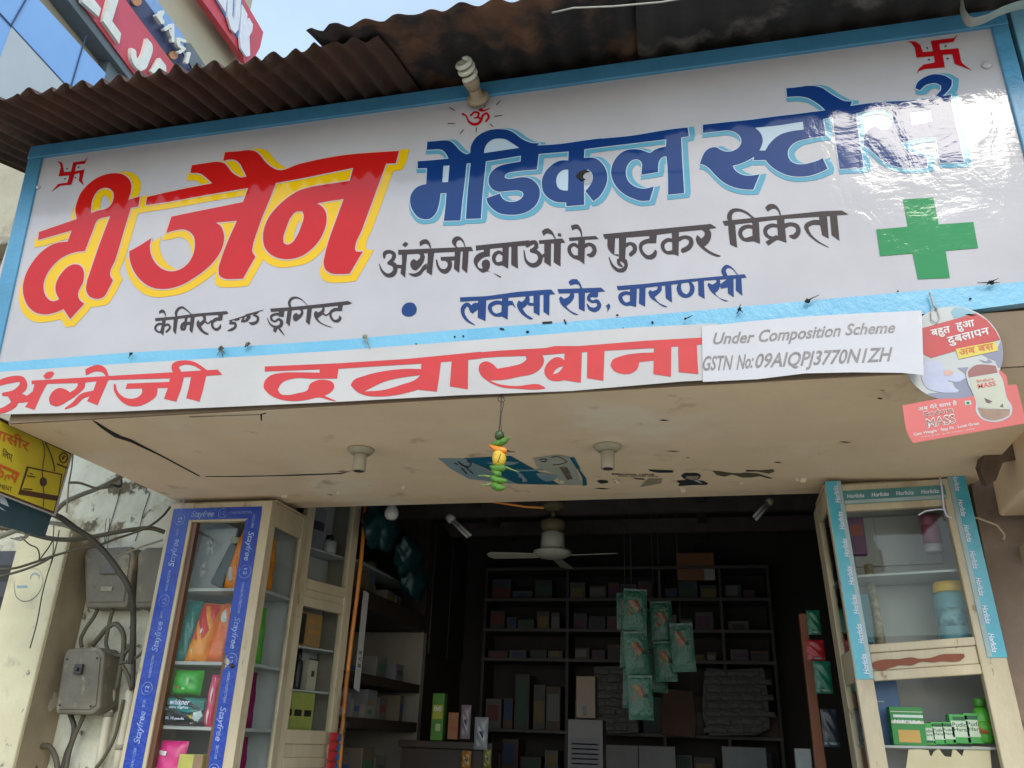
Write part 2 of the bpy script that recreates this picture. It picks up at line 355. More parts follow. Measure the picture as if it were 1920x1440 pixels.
BLUE = """
C @D 155,545 350,530 533,512 500,450 460,410 420,398 350,400 265,405 272,305 400,295 480,288 540,293 580,315 620,355 670,410 720,445 765,458 800,440 805,370 835,300 890,235 970,185 1070,155 1180,150 1270,165 1340,200 1410,255 1490,300 1560,320 1650,325 1620,350 @E 900,340 1080,320 1280,290 1500,262 @F 300,400 700,360 1000,310 1200,280 1370,262 1385,370 1290,382 1300,600 1315,850 1328,1065 1130,1085 1130,900 1120,700 1110,612 1060,625 1025,665 1010,730 1008,805 905,825 805,840 810,760 812,710 790,670 740,650 680,670 630,730 612,800 620,870 660,940 730,990 820,1012 890,1005 955,985 905,1155 800,1160 700,1130 590,1075 500,990 450,900 432,820 445,730 490,640 560,570 640,535 720,528 790,535 850,555 912,572 960,540 1020,515 1105,495 1110,405 700,455 400,490 105,528 98,635 170,630 240,640 310,690 360,760 385,850 380,930 345,1020 290,1105 215,1165 118,1042 @E 1330,870 1370,810 1388,745 1372,685 1330,643 1278,655 1278,800 1280,1078 1060,1095 1062,1050 930,1040 850,1000 785,930 762,850 765,770 795,690 850,620 920,565 1000,535 1085,535 1090,425 900,440 722,455 700,645 560,655 430,670 350,685 310,715 305,745 340,760 420,755 520,740 600,750 680,800 730,880 735,960 700,1060 620,1140 500,1190 370,1200 240,1180 150,1120 95,1050 80,1000 245,940 265,985 310,1025 380,1043 450,1035 510,1000 535,955 525,920 480,903 400,903 300,912 220,915 150,880 112,820 110,750 140,680 210,620 320,580 430,560 500,548 505,475 300,510 75,545 @D 970,750 950,950 930,1245 745,1252 770,900 805,570 755,570 730,800 700,1050 678,1270 475,1275 495,1100 508,935 435,937 425,1020 405,1110 370,1190 310,1245 240,1255 170,1235 110,1175 70,1090 62,1000 90,920 150,860 210,835 258,825 265,730 268,628 155,632
H @D 470,600 545,595 528,800 455,803
H @D 968,445 975,390 1010,325 1070,280 1150,265 1230,275 1300,315 1400,380 1200,410
H @E 1085,645 1030,650 970,690 940,750 940,820 965,875 1010,900 1080,905 1085,780
C @G 118,555 400,525 700,495 1000,455 1300,420 1620,378 1560,320 1480,265 1400,225 1300,208 1150,215 1140,108 1280,95 1400,78 1500,82 1580,105 1650,150 1700,185 @H 60,385 130,420 225,428 205,478 400,450 600,430 850,420 1100,388 1335,352 1352,508 1420,830 1482,1108 1215,1115 1190,960 1172,825 1050,830 920,850 768,888 810,940 870,995 950,1035 1065,1045 1068,1165 900,1175 760,1165 650,1130 540,1065 450,985 400,940 357,932 358,850 388,770 440,722 500,716 560,748 630,735 682,670 685,600 640,545 560,515 470,520 265,560 290,760 325,980 352,1170 85,1185 60,1000 30,780 10,600 @G 1700,460 1590,485 1610,600 1620,690 1500,705 1380,730 1270,760 1200,810 1160,880 1165,950 1200,1005 1260,1035 1350,1040 1450,1020 1540,990 1585,965 1645,1095 1550,1140 1420,1180 1280,1190 1150,1170 1020,1110 930,1040 885,985 740,990 748,945 680,985 580,1030 480,1058 510,1110 560,1150 620,1175 700,1180 812,1165 735,1350 620,1345 500,1320 380,1265 270,1170 190,1085 130,1045 82,1035 110,950 150,880 210,840 280,832 330,860 400,885 470,880 550,840 590,770 575,700 520,650 440,625 300,635 118,655
H @G 755,592 800,630 840,690 850,760 830,830 810,872 885,872 920,810 980,740 1060,680 1180,640 1355,615 1345,515 1050,560
H @H 880,550 1108,515 1135,655 893,695
C @H 935,280 960,215 1030,160 1110,128 1190,122 1270,140 1345,185 1340,250 1280,330 1200,400 1150,450 1120,430 1180,350 1225,290 1225,250 1180,225 1110,225 1050,245 990,300
"""
def display(txt, inkname, shadowname, ink, outline, shadow, gap, path):   # big letters: drop shadow, pale outline, ink
    polys, holes = parse(txt); P, H = flat2(polys), flat2(holes)
    path = [Vector(q) for q in path]
    rings = [q for p in P for q in sweep(p, path)]
    groups = [[[a+d for a in h] for d in path] for h in H]
    for name, mt, off, (V, Fc) in ((shadowname, shadow, .0012, fill(rings, [], groups)),
                                   ("letter_outline", outline, .0020, fill([q for p in P+H for q in grow(p, gap)])),
                                   (inkname, ink, .0028, fill(P, H))):
        q = MB(); q.flatmesh = True; q.add([on_plane(off)(v.x, v.y) for v in V], Fc); q.build(name, mt, sign)
display(RED, "red_letters", "yellow_letter_shadow", V_RED, V_CREAM, V_YEL, .0055, [(.004,-.006),(-.010,-.033),(.026,-.031),(.040,.004)])
display(BLUE, "blue_letters", "pale_blue_letter_shadow", V_BLUE, V_ICE, V_SKY, .0035, [(.002,-.004),(-.003,-.019),(.016,-.018),(.021,.002)])

LINE3 = """
S @a 150,535,30 160,475,52 220,455,46 285,490,52 280,545,52 215,610,40
S 215,612,44 290,640,64 305,700,60 265,770,66 200,785,52 130,735,32 80,625,8
S 300,655,44 410,665,44
P 395,470 470,470 455,620 440,815 375,755 398,610
P 343,432 1355,388 1382,445 1300,448 840,470 345,498
P 440,318 485,345 445,395 398,362
C 620,480 690,475 712,520 700,580 660,650 590,718 545,700 512,640 520,590 560,555 600,585 645,540 650,500
P 755,450 845,450 825,620 810,785 735,735 750,600
C 740,615 690,650 640,720 580,755 485,755 540,795 600,800 660,770 700,720 740,690
C 640,320 690,288 740,288 775,320 802,410 788,405 760,360 720,345 645,380
P 930,530 1140,520 1140,574 940,580
C 985,572 1080,574 1090,640 1060,720 1000,760 950,750 900,700 870,620 865,560 880,570 900,630 940,690 990,695 1025,660 1030,610
P 1130,440 1210,440 1190,750 1115,690
P 1240,445 1320,435 1310,620 1298,755 1225,690
C 1160,408 1115,370 1088,320 1100,280 1150,245 1195,250 1240,290 1278,390 1265,388 1235,320 1205,292 1165,305 1148,340 1150,375 1172,405
C 1530,380 1615,380 1613,520 1540,530 1480,570 1440,620 1455,670 1490,690 1518,685 1500,640 1510,585 1560,560 1605,585 1615,625 1600,695 1580,715 1770,800 1760,815 1572,728 1520,745 1450,700 1400,630 1390,570 1420,510 1480,470 1530,455
P @b -57,372 690,297 640,368 520,378 100,418 -55,440
P 310,370 400,370 390,690 305,640 312,500
S 315,490,40 265,460,42 205,500,54 190,560,50 228,620,42 315,615,60
P 435,360 520,360 525,690 432,635
S 655,375,45 705,335,60 765,325,50 778,390,58 715,440,44
S 715,440,54 800,470,52 838,540,64 800,620,68 730,645,58 650,600,38 608,440,14
S 800,475,30 850,520,34 900,500,44
P 890,320 985,315 980,660 890,600
P 1025,315 1120,310 1115,660 1020,600
P 815,300 1140,272 1180,330 1115,335 820,345
C 855,175 900,140 950,135 985,160 1052,275 1035,275 1000,225 960,205 920,205 880,235
P 1075,200 1120,205 1130,245 1080,240
P 1230,262 1600,238 1645,280 1440,290 1240,308
P 1360,270 1455,270 1445,630 1355,560
S 1375,400,40 1300,355,45 1240,395,50 1240,455,50 1290,520,42 1370,540,64
S 1450,375,58 1510,352,44 1575,390,55 1585,450,60 1550,500,65 1490,500,24
C 1260,95 1310,80 1350,80 1385,115 1412,190 1415,245 1402,245 1385,180 1350,140 1320,140 1275,160
P @c 78,362 1570,220 1650,272 1540,290 1120,330 700,385 130,425 105,425
C 140,415 245,415 236,640 290,640 296,668 220,640 150,560
P 300,400 400,400 390,620 380,770 300,720 300,640
S 390,515,58 450,490,40 510,520,58 520,580,58 465,640,56
S 290,720,40 300,770,44 345,808,20
S 385,730,54 398,800,46 360,855,58 290,860,48 215,800,34 160,680,10
P 720,370 825,360 815,485 725,485
S 780,450,66 680,460,60 610,500,54 600,560,44 640,640,44 700,680,54 770,665,68 805,600,36 795,580,8
P 1030,320 1130,320 1125,665 1040,625
S 1045,450,45 980,440,50 905,500,54 910,560,48 950,610,40 1055,610,62
S 1120,435,60 1210,400,45 1290,430,58 1300,490,64 1260,550,68 1190,585,66
C 1440,300 1545,285 1575,340 1575,400 1540,480 1480,535 1550,590 1640,635 1715,662 1690,672 1620,660 1520,610 1440,550 1380,480 1365,420 1385,372 1440,425 1485,370 1480,325
P @d 110,328 520,285 1000,240 1500,190 1760,182 1855,235 1700,245 1440,265 960,295 520,345 140,390
P 185,335 280,335 300,560 312,695 215,650 195,500
S 215,330,60 205,250,65 250,185,54 320,172,40 420,200,30 545,292,24
P 520,320 610,310 630,640 525,600
S 530,410,45 460,400,50 365,450,58 355,510,54 405,580,46 525,570,74
P 860,265 960,255 980,480 995,625 880,585
S 868,395,42 800,385,50 705,440,58 705,500,50 765,555,42 880,560,60
P 850,520 900,560 745,665 705,615
S 965,395,66 1050,370,50 1140,400,58 1160,470,64 1105,540,70 1050,535,34
C 700,140 740,100 800,90 850,110 895,170 922,250 908,245 880,190 840,155 800,155 735,195
P 1445,255 1555,245 1580,570 1490,520 1460,380
S 1455,345,70 1350,350,64 1270,400,62 1290,470,44 1400,590,24 1575,690,8
P 1590,195 1690,195 1730,600 1620,520
"""
LINE4 = """
P @e 100,445 480,415 780,370 1390,318 1425,355 1380,375 1000,400 480,460 110,500
P 235,445 300,445 275,600 250,760 190,700 225,560
S 235,550,40 170,550,40 110,600,40 112,650,40 170,695,32 230,690,42
S 275,575,40 340,560,38 370,610,38 305,690,34
C 175,320 220,288 260,300 290,350 303,435 285,405 260,355 220,345 175,370
P 440,445 515,440 475,740 425,670
S 488,425,34 480,350,48 530,270,44 590,250,38 670,300,24 762,378,12
P 640,425 690,420 665,580 620,580
S 655,520,60 590,575,58 585,640,48 622,645,46 650,580,40
P 640,520 800,500 790,550 640,575
P 745,395 820,390 800,560 770,720 720,660
C 950,415 1010,400 1020,460 990,530 930,590 960,650 1075,730 1050,742 960,710 880,630 850,570 855,510 880,480 910,520 960,480 975,450
S 1000,500,34 1050,540,24 1115,490,24
P 1240,360 1330,355 1310,485 1240,480
S 1285,460,58 1190,470,58 1130,530,48 1150,620,42 1210,650,48 1268,610,44 1280,560,14
P 1425,490 1650,420 1920,330 1930,352 1700,430 1440,502
S 1480,500,26 1450,540,34 1540,540,48 1548,600,44 1480,650,48 1420,670,24
S 1550,480,34 1610,465,28
S 1700,440,28 1668,500,42 1745,490,44 1800,420,54
P @f 0,475 325,388 320,402 0,497
S 0,590,30 50,520,40 70,470,30
S 230,430,24 150,490,28 220,520,46 220,590,46 120,640,52 70,620,18
P 450,370 800,345 1200,305 1850,232 1920,270 1860,295 1400,345 1000,385 460,430
P 600,390 705,385 690,520 600,510
S 660,480,54 540,470,44 468,505,44 470,565,40 530,600,34 600,560,42 650,600,56 630,680,62 560,700,46 470,670,32 390,540,10
P 510,705 585,715 545,805 500,770
S 590,705,32 640,770,32 705,850,8
P 765,370 845,365 820,520 795,690 730,620
S 812,355,38 790,260,48 840,185,44 910,170,34 1000,200,20 1122,318,8
C 980,395 1035,385 1045,440 1000,530 910,600 870,580 855,520 875,470 920,445 950,480 990,460 1005,420
P 1120,325 1200,320 1180,520 1155,665 1090,610
C 1390,355 1425,340 1420,420 1370,490 1300,540 1340,600 1440,660 1575,710 1530,705 1400,660 1290,590 1240,510 1240,440 1270,410 1310,440 1370,400
S 1400,460,34 1450,490,24 1515,450,24
P 1665,315 1755,305 1740,415 1665,405
S 1705,385,54 1600,390,58 1535,440,48 1540,520,42 1600,590,42 1660,590,56 1708,540,48 1690,500,14
"""
LINE5 = """
P @g 18,325 360,310 750,255 1150,225 1190,225 1240,285 1100,290 620,330 350,360 20,380
P 250,345 355,335 345,630 245,585
S 160,505,30 150,450,44 110,415,48 55,465,54 55,530,44 100,610,34 205,680,10
C 130,480 195,400 260,395 260,470 175,535
P 560,310 640,305 630,610 545,565
S 565,400,46 490,390,50 402,440,54 412,500,44 470,550,36 565,540,62
P 625,370 690,370 735,465 690,420 625,432
C 860,305 905,295 910,380 870,430 820,470 860,530 960,600 930,608 850,570 780,500 750,420 770,365 810,385 855,340
P 880,390 980,400 980,430 900,432
P 960,265 1045,260 1040,560 965,520
P 1090,260 1170,255 1165,560 1090,510
P 1270,220 1830,200 1885,248 1700,262 1290,275
C 1440,255 1480,255 1485,320 1440,390 1380,440 1430,490 1545,550 1510,550 1390,480 1310,400 1290,340 1310,310 1355,345 1420,310
P 1540,235 1625,230 1620,505 1545,470
C 1412,125 1450,95 1520,92 1560,140 1590,215 1575,212 1540,160 1500,155 1435,170
P 1700,240 1795,235 1790,320 1700,320
S 1765,300,50 1690,300,50 1668,342,40 1720,380,34 1778,372,44 1808,430,50 1768,480,58 1690,470,42 1650,410,12
C @h 110,570 150,540 165,570 125,655 130,610
P 250,318 600,290 1100,235 1640,185 1890,165 1920,205 1850,215 1300,250 900,305 500,350 265,370
P 420,335 510,330 500,585 420,565
S 428,415,40 370,405,45 298,440,54 312,510,48 370,550,42 432,535,54
P 540,325 620,315 615,580 535,540
C 780,315 825,300 825,370 780,420 735,460 780,520 905,585 870,585 760,520 680,460 655,400 675,365 710,385 770,360
P 870,295 950,290 960,530 880,470
S 1062,275,40 1048,350,58 1082,420,58 1150,445,45 1208,400,58 1220,330,58 1192,270,34
P 1295,240 1370,240 1380,480 1300,435
C 1530,235 1575,225 1580,290 1560,360 1510,410 1560,460 1690,512 1650,512 1540,450 1450,370 1415,300 1430,275 1480,300 1530,270
P 1570,300 1690,215 1690,330 1590,350
P 1670,210 1750,205 1755,460 1680,410
P 1780,190 1850,185 1865,440 1780,370
S 1652,190,50 1622,120,58 1660,65,44 1720,80,20 1802,168,8
C @x 753,581 757,572 766,567 776,569 781,577 780,586 773,592 762,593 755,589
"""
def line(txt, name, ink, off=.0016, to=None, parent=None):
    P, H = parse(txt); return paint(P, H, to or on_sign(off)).build(name, ink, parent or sign)
line(LINE3, "brown_letters", V_BRN); line(LINE4, "black_letters", V_BRN); line(LINE5, "blue_letters", V_BLUE)
line("P @x 1693,374 1750,370 1760,420.7 1825,416 1834,465 1773,470 1781,521 1721,523.5 1711,475 1650,480 1643,430 1702,425", "green_cross", V_GRN)
OM = """
S @m 500,1090,30 560,1042,30 620,1058,34 600,1115,28 560,1130,22
S 600,1115,30 655,1150,40 620,1205,42 550,1225,42 470,1180,30 425,1090,22 380,1070,34
S 660,1160,34 690,1080,34 740,1060,34 772,1110,34 730,1175,32
C 610,1005 660,980 700,1010 810,965 720,1025 640,1030
"""
line(OM, "om_symbol", V_DRED)
RAYS = "\n".join("S @m %s,14 %s,10" % (p, q) for p, q in [("185,975","265,1020"),("160,1213","265,1213"),("345,1360","390,1305"),("583,1275","583,1340"),("795,1220","838,1260"),("860,1105","970,1088"),("890,930","945,870"),("575,935","578,965"),("705,945","706,970")])
line(RAYS, "om_rays", V_BRN)
SWR = "P @n 180,240 320,240 400,300 440,415 605,400 570,230 850,195 945,185 1010,120 940,250 710,280 725,380 1025,350 1060,540 1085,600 1245,715 960,605 920,450 765,460 800,665 480,690 375,725 335,780 370,690 450,620 635,585 620,480 335,505 310,340 250,265"
line(SWR, "swastik_symbol", V_DRED)
SWL = "P @A 345,165 385,180 400,250 452,246 468,178 555,165 580,135 555,188 490,195 480,245 553,230 535,310 548,350 510,315 517,255 478,268 455,345 370,352 305,398 355,340 425,328 440,275 358,282 375,215 370,190"
line(SWL, "swastik_symbol", V_DRED)
line("S @n 508,348,26 520,348,26\nS 806,318,26 818,318,26\nS 534,540,26 546,540,26\nS 839,522,26 851,522,26\nS @A 422,224,11 424,224,11\nS 507,214,11 509,214,11\nS 405,301,11 407,301,11\nS 485,292,11 487,292,11", "symbol_dots", V_BRN)

# ---------------------------------------------------------------- the long strip below it, and the sheet pasted on its end
STRIP = vinyl("white_strip_flex", (.50,.465,.44), rough=.16)
sb = thing("strip_banner", "long white strip banner with red Hindi lettering, hung under the signboard", "banner", (-.9, SY-.01, 2.53))
SO = .012
top_ = [(-70,706),(0,697),(210,683),(430,670),(640,657),(860,640),(1060,624),(1190,614),(1345,606),(1345,640)]
bot_ = [(1345,716),(1320,713),(1280,715),(1070,733),(860,741),(640,753),(420,763),(210,772),(0,777),(-70,781)]
b = MB(); b.prism([AY(u,v,SY-SO) for u,v in top_[:-1]+bot_], (0,.003,0)); b.build("strip_sheet", STRIP, sb)
LINE6 = """
P @i 270,245 600,225 1100,195 1400,178 1780,155 1865,150 1905,195 1740,205 1450,225 900,240 700,265 270,275
S -20,270,44 80,240,58 190,240,54 200,285,68 130,350,58 30,362,30
S 100,365,70 125,430,62 50,490,52 -40,515,40
C 165,345 230,375 290,330 330,400 220,430 120,435
P 300,258 410,258 350,370 295,495 215,470 265,390
C 370,205 400,175 450,165 465,185 430,225 390,230
C 660,258 730,252 725,300 680,350 580,420 480,465 430,450 420,400 450,340 510,308 560,320 600,345 650,310 665,285
S 800,350,40 700,380,45 640,440,40 560,485,12
P 830,240 930,235 880,350 835,455 745,420 800,330
C 730,150 790,120 850,110 900,135 932,205 915,207 880,175 830,165 735,200
P 1090,270 1470,255 1460,305 1075,315
C 1210,295 1350,295 1340,370 1270,430 1170,465 1080,450 1010,390 975,320 975,275 990,275 1010,340 1060,385 1130,400 1190,380 1218,345
P 1460,205 1580,200 1550,320 1510,425 1405,400 1440,300
P 1640,195 1770,190 1740,320 1710,425 1595,395 1620,300
S 1520,182,70 1500,120,58 1560,92,40 1650,97,34 1762,162,28
P @j 75,215 700,188 1300,150 1930,88 1930,145 1800,160 1420,190 1000,215 700,235 540,240 75,258
C 545,195 712,195 695,318 500,320 300,322 220,355 185,410 210,450 270,460 350,445 442,415 460,370 520,335 600,330 660,355 670,390 640,435 585,465 690,512 650,508 540,480 440,500 320,512 200,495 110,450 65,390 75,340 120,295 220,270 350,265 545,268
C 1430,238 1300,235 1100,255 930,295 830,340 812,375 850,420 930,460 1050,472 1200,460 1330,430 1430,400
H 1410,288 1250,310 1100,345 1000,390 925,430 1100,415 1250,370 1370,325
P 1420,145 1590,135 1570,300 1550,430 1395,415 1410,300
P 1680,125 1820,115 1815,410 1660,385
P @k -5,175 300,150 650,130 720,115 900,115 1400,75 1850,50 1890,98 1790,105 1460,130 1090,150 780,170 600,185 300,195 70,212 -5,215
C 500,180 620,170 640,215 630,260 580,310 450,345 330,368 230,372 300,400 420,415 640,420 652,432 600,440 450,435 310,420 215,375 165,330 150,280 165,245 210,230 255,250 290,285 400,265 480,240 510,215
C 805,240 770,205 735,198 690,220 650,270 642,310 670,360 720,378 805,368
H 788,264 750,275 720,300 705,328 745,315
P 795,145 925,140 920,300 915,390 788,370
P 965,135 1095,125 1090,260 1085,375 962,355
C 1470,163 1330,170 1220,190 1150,225 1138,260 1165,300 1220,322 1290,320 1340,285 1355,235 1470,222
P 1465,105 1595,100 1592,345 1460,325
P 1645,80 1785,75 1790,200 1797,325 1650,310
"""
STRIPRED = mat("red_strip_ink", (.55,.018,.012), (.48,.016,.011), scale=9, rough=.3)
line(LINE6, "red_letters", STRIPRED, SO+.0012, lambda u, v: AY(u, v, SY-SO-.0012), sb)
PAPER = vinyl("white_sheet_vinyl", (.57,.54,.54), rough=.14)
ps = thing("pasted_sheet", "white sheet with grey hand lettered tax number, pasted over the strip's right end", "paper sheet", (.3, SY-.02, 2.55))
pt = [(1316,612),(1400,603),(1500,594),(1600,588),(1690,584),(1728,582)]; pb = [(1732,703),(1690,699),(1600,698),(1510,700),(1420,711),(1318,716)]
def sheet_off(u, v):
    s_ = max(0, (u-1316)/(1732-1316)); w_ = max(0, min(1, (v-590)/112)); return .016+(.018+.03*w_)*s_**3
def lerp_px(L_, t_):
    k = min(int(t_*(len(L_)-1)), len(L_)-2); f_ = t_*(len(L_)-1)-k
    return L_[k][0]+(L_[k+1][0]-L_[k][0])*f_, L_[k][1]+(L_[k+1][1]-L_[k][1])*f_
b = MB(); NX, NZ = 30, 8; pbr = pb[::-1]
for dy in (0, .0015):
    vs = []
    for k in range(NX+1):
        (u0, v0), (u1, v1) = lerp_px(pt, k/NX), lerp_px(pbr, k/NX)
        for q in range(NZ+1):
            u_, v_ = u0+(u1-u0)*q/NZ, v0+(v1-v0)*q/NZ; vs.append(AY(u_, v_, SY-sheet_off(u_, v_)+dy))
    b.add(vs, [(k*(NZ+1)+q, k*(NZ+1)+q+1, (k+1)*(NZ+1)+q+1, (k+1)*(NZ+1)+q) for k in range(NX) for q in range(NZ)])
b.build("paper", PAPER, ps, smooth=True)
PENCIL = mat("grey_brown_ink", (.15,.125,.12), (.24,.21,.20), scale=60, rough=.4)
b = MB()
def sheet_pt(u, v): return AY(u, v, SY-sheet_off(u, v)-.0009)
def lw(s, u0, v0, u1, v1, cap, sh=.25, bold=.018):
    X0, Y0, S = REG['l']; f = lambda u, v: sheet_pt(X0+u/S, Y0+v/S)
    n0 = len(b.v); write(b, s, (u0,v0,0), (u1,v1,0), (4,-cap,0), bold, sh)
    b.v[n0:] = [f(q.x, q.y) for q in b.v[n0:]]
lw("Under",178,312,550,296,100); lw("Composition",588,292,1325,238,104); lw("Scheme",1368,230,1815,208,98)
lw("GSTN",84,548,355,540,125); lw("No:",388,540,540,522,125)
lw("09AIQPJ3770N1ZH",556,524,1790,462,122)
b.build("hand_lettering", PENCIL, ps)
# ================================================================ SETTING: ground, shop building, neighbours
ASPH = mat("dusty_street", (.40,.36,.30), (.48,.44,.37), scale=1.5, rough=.9, bump=.4, bscale=30)
b = MB(); b.poly([(-400,-400,0),(400,-400,0),(400,400,0),(-400,400,0)]); tag(b.build("ground", ASPH), kind='structure')
SOFF = mat("tan_soffit_paint", (.80,.61,.40), (.71,.535,.345), scale=2.2, rough=.75, bump=.3, bscale=9, c3=(.78,.66,.50), s3=1.7, t3=.56, w3=.16, c4=(.42,.29,.17), s4=5.5, t4=.62, w4=.14)
PLASTER = mat("peeling_cream_plaster", (.66,.64,.51), (.54,.50,.37), scale=7, rough=.9, bump=.9, bscale=18, c3=(.30,.24,.15), s3=5, t3=.54, w3=.10, c4=(.13,.10,.06), s4=10, t4=.585, w4=.06)
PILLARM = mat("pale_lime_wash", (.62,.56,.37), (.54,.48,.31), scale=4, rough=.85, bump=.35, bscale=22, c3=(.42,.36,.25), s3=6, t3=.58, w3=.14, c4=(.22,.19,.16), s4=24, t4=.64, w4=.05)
SIDEBRN = mat("brown_plaster", (.34,.27,.17), (.26,.20,.12), scale=5, rough=.9, bump=.4, bscale=22, c3=(.45,.40,.30), s3=6, t3=.62)
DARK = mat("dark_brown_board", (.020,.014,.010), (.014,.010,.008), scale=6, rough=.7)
DARKER = mat("shade_dark_ceiling", (.016,.013,.011), (.011,.009,.007), scale=3, rough=.85)  # wall and ceiling colours darkened: the shop's dimness is put into them
PINKW = mat("dirty_pink_plaster", (.27,.195,.15), (.21,.15,.11), scale=4, rough=.9, bump=.5, bscale=20, c3=(.10,.06,.04), s3=7, t3=.64, w3=.05)
CREAM = mat("old_cream_gloss_paint", (.53,.445,.30), (.44,.36,.235), scale=7, rough=.45, bump=.35, bscale=45, c3=(.26,.18,.10), s3=26, t3=.635, w3=.03, stretch=(1,1,.35), c4=(.34,.25,.15), s4=6, t4=.55, w4=.2)
SHOPFL = mat("dark_stone_floor", (.09,.08,.07), (.06,.055,.05), scale=4, rough=.6)
STEEL = mat("rusty_black_steel", (.03,.025,.02), (.06,.04,.03), scale=8, rough=.7)

shop = thing("shop_building", "small open fronted medicine shop with tan soffit and dark interior", "building", (-.7, 3.4, 0))
ZS = 2.53
# soffit slab with a slightly sagging, torn rear edge
b = MB(); n = 60; bot, top = [], []
for k in range(n+1):
    x = -2.42+(1.02+2.42)*k/n
    sag = .010*math.sin(x*7)+.006*math.sin(x*23+1)
    bot.append((x, 3.44+sag*.8, ZS-.014*max(0, min(1, (x-.5)/.3)))); top.append((x, 2.32, ZS))
vs = top+bot+[(p[0], 2.32, 2.56) for p in top]+[(p[0], p[1], 2.72) for p in bot]; m1 = n+1
b.add(vs, [(k, k+1, m1+k+1, m1+k) for k in range(n)]+[(2*m1+k, 2*m1+k+1, k+1, k) for k in range(n)]+[(m1+k, m1+k+1, 3*m1+k+1, 3*m1+k) for k in range(n)]+
      [(3*m1+k, 3*m1+k+1, 2*m1+k+1, 2*m1+k) for k in range(n)]+[(0, m1, 3*m1, 2*m1), (n, 2*m1+n, 3*m1+n, m1+n)])
b.build("soffit", SOFF, shop)
FASC = mat("fascia_shade_brown", (.24,.165,.105), (.19,.13,.08), scale=3, rough=.8, c3=(.10,.065,.04), s3=5, t3=.66, w3=.04)  # darker than the soffit: shade is put into this sunlit board's colour
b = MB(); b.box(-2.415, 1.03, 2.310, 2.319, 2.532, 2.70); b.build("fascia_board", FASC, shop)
b = MB(); b.box(-2.42, 1.02, 3.462, 3.60, 2.55, 4.2); b.build("lintel_wall", SOFF, shop)
b = MB(); b.box(-2.66, 1.02, 2.335, 2.36, 2.725, 3.74); b.build("sign_backing", STEEL, shop)
for x in (-2.655, 1.0): b = MB(); b.box(x, x+.015, 2.362, 3.455, 2.725, 3.70); b.build("sign_side_panel", STEEL, shop)
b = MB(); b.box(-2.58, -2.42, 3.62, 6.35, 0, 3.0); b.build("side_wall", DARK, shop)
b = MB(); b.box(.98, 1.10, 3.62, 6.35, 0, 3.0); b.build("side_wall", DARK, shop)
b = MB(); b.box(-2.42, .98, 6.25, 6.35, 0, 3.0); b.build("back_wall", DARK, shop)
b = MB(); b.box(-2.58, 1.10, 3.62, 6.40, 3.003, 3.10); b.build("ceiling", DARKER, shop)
BEAM = mat("dusty_beam", (.085,.072,.06), (.055,.045,.04), scale=9, rough=.8)
for yy in (4.55, 5.2, 5.75): b = MB(); b.box(-2.41, .97, yy, yy+.06, 2.90, 3.0); b.build("ceiling_beam", BEAM, shop, bevel=.004)
for xx in (-1.5, -.05): b = MB(); b.box(xx, xx+.05, 3.63, 6.24, 2.955, 3.0); b.build("ceiling_batten", BEAM, shop)
b = MB(); b.box(-1.80, .45, 3.50, 3.95, .161, 1.02); b.build("added_unseen_counter", DARK, shop, bevel=.006)  # unseen counter, added to block light bouncing in from the ground
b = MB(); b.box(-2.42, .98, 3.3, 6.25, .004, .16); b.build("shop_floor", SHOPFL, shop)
b = MB(); b.box(-3.6, -2.42, 3.47, 3.61, 0, 3.3); b.build("recess_wall", PLASTER, shop)
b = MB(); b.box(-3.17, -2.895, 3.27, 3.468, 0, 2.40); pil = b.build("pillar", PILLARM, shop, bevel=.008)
b = MB(); b.box(-2.894, -2.887, 3.28, 3.466, 0, 2.37); b.build("pillar_side_render", SIDEBRN, shop)  # thin side layer, browner and darker than the pillar's front

# neighbours on both sides
CREAMWALL = mat("weathered_cream_wall", (.42,.38,.28), (.32,.28,.20), scale=3, rough=.9, bump=.4, bscale=20, c3=(.22,.19,.15), s3=2.2, t3=.60, w3=.06)
nb = thing("neighbour_building", "weathered cream building behind the signboard's left end, with ledges and a dark shutter", "building", (-4.2, 3.7, 0))
b = MB(); b.box(-7, -2.80, 3.62, 5.2, 2.4, 5.05); b.build("wall", CREAMWALL, nb)
for z0 in (3.86, 4.20): b = MB(); b.box(-7, -2.82, 3.46, 3.618, z0, z0+.07); b.build("ledge", CREAMWALL, nb, bevel=.01)
SHUT = mat("dark_shutter_paint", (.035,.030,.026), (.05,.045,.04), scale=7, rough=.5)
b = MB(); prof = []
for k in range(32): prof += [(3.40+.03*(k % 2), .05*k+.2*0)]
vs = []; fs = []
for k, (y, z) in enumerate(prof): vs += [(-5.2, y, z*1.5), (-3.175, y, z*1.5)]
for k in range(len(prof)-1): fs.append((2*k, 2*k+1, 2*k+3, 2*k+2))
b.add(vs, fs); b.build("rolling_shutter", SHUT, nb)
b = MB(); b.tube([(-3.4,3.43,3.60),(-3.4,3.40,4.0)], .006); b.build("wall_cable", STEEL, nb)

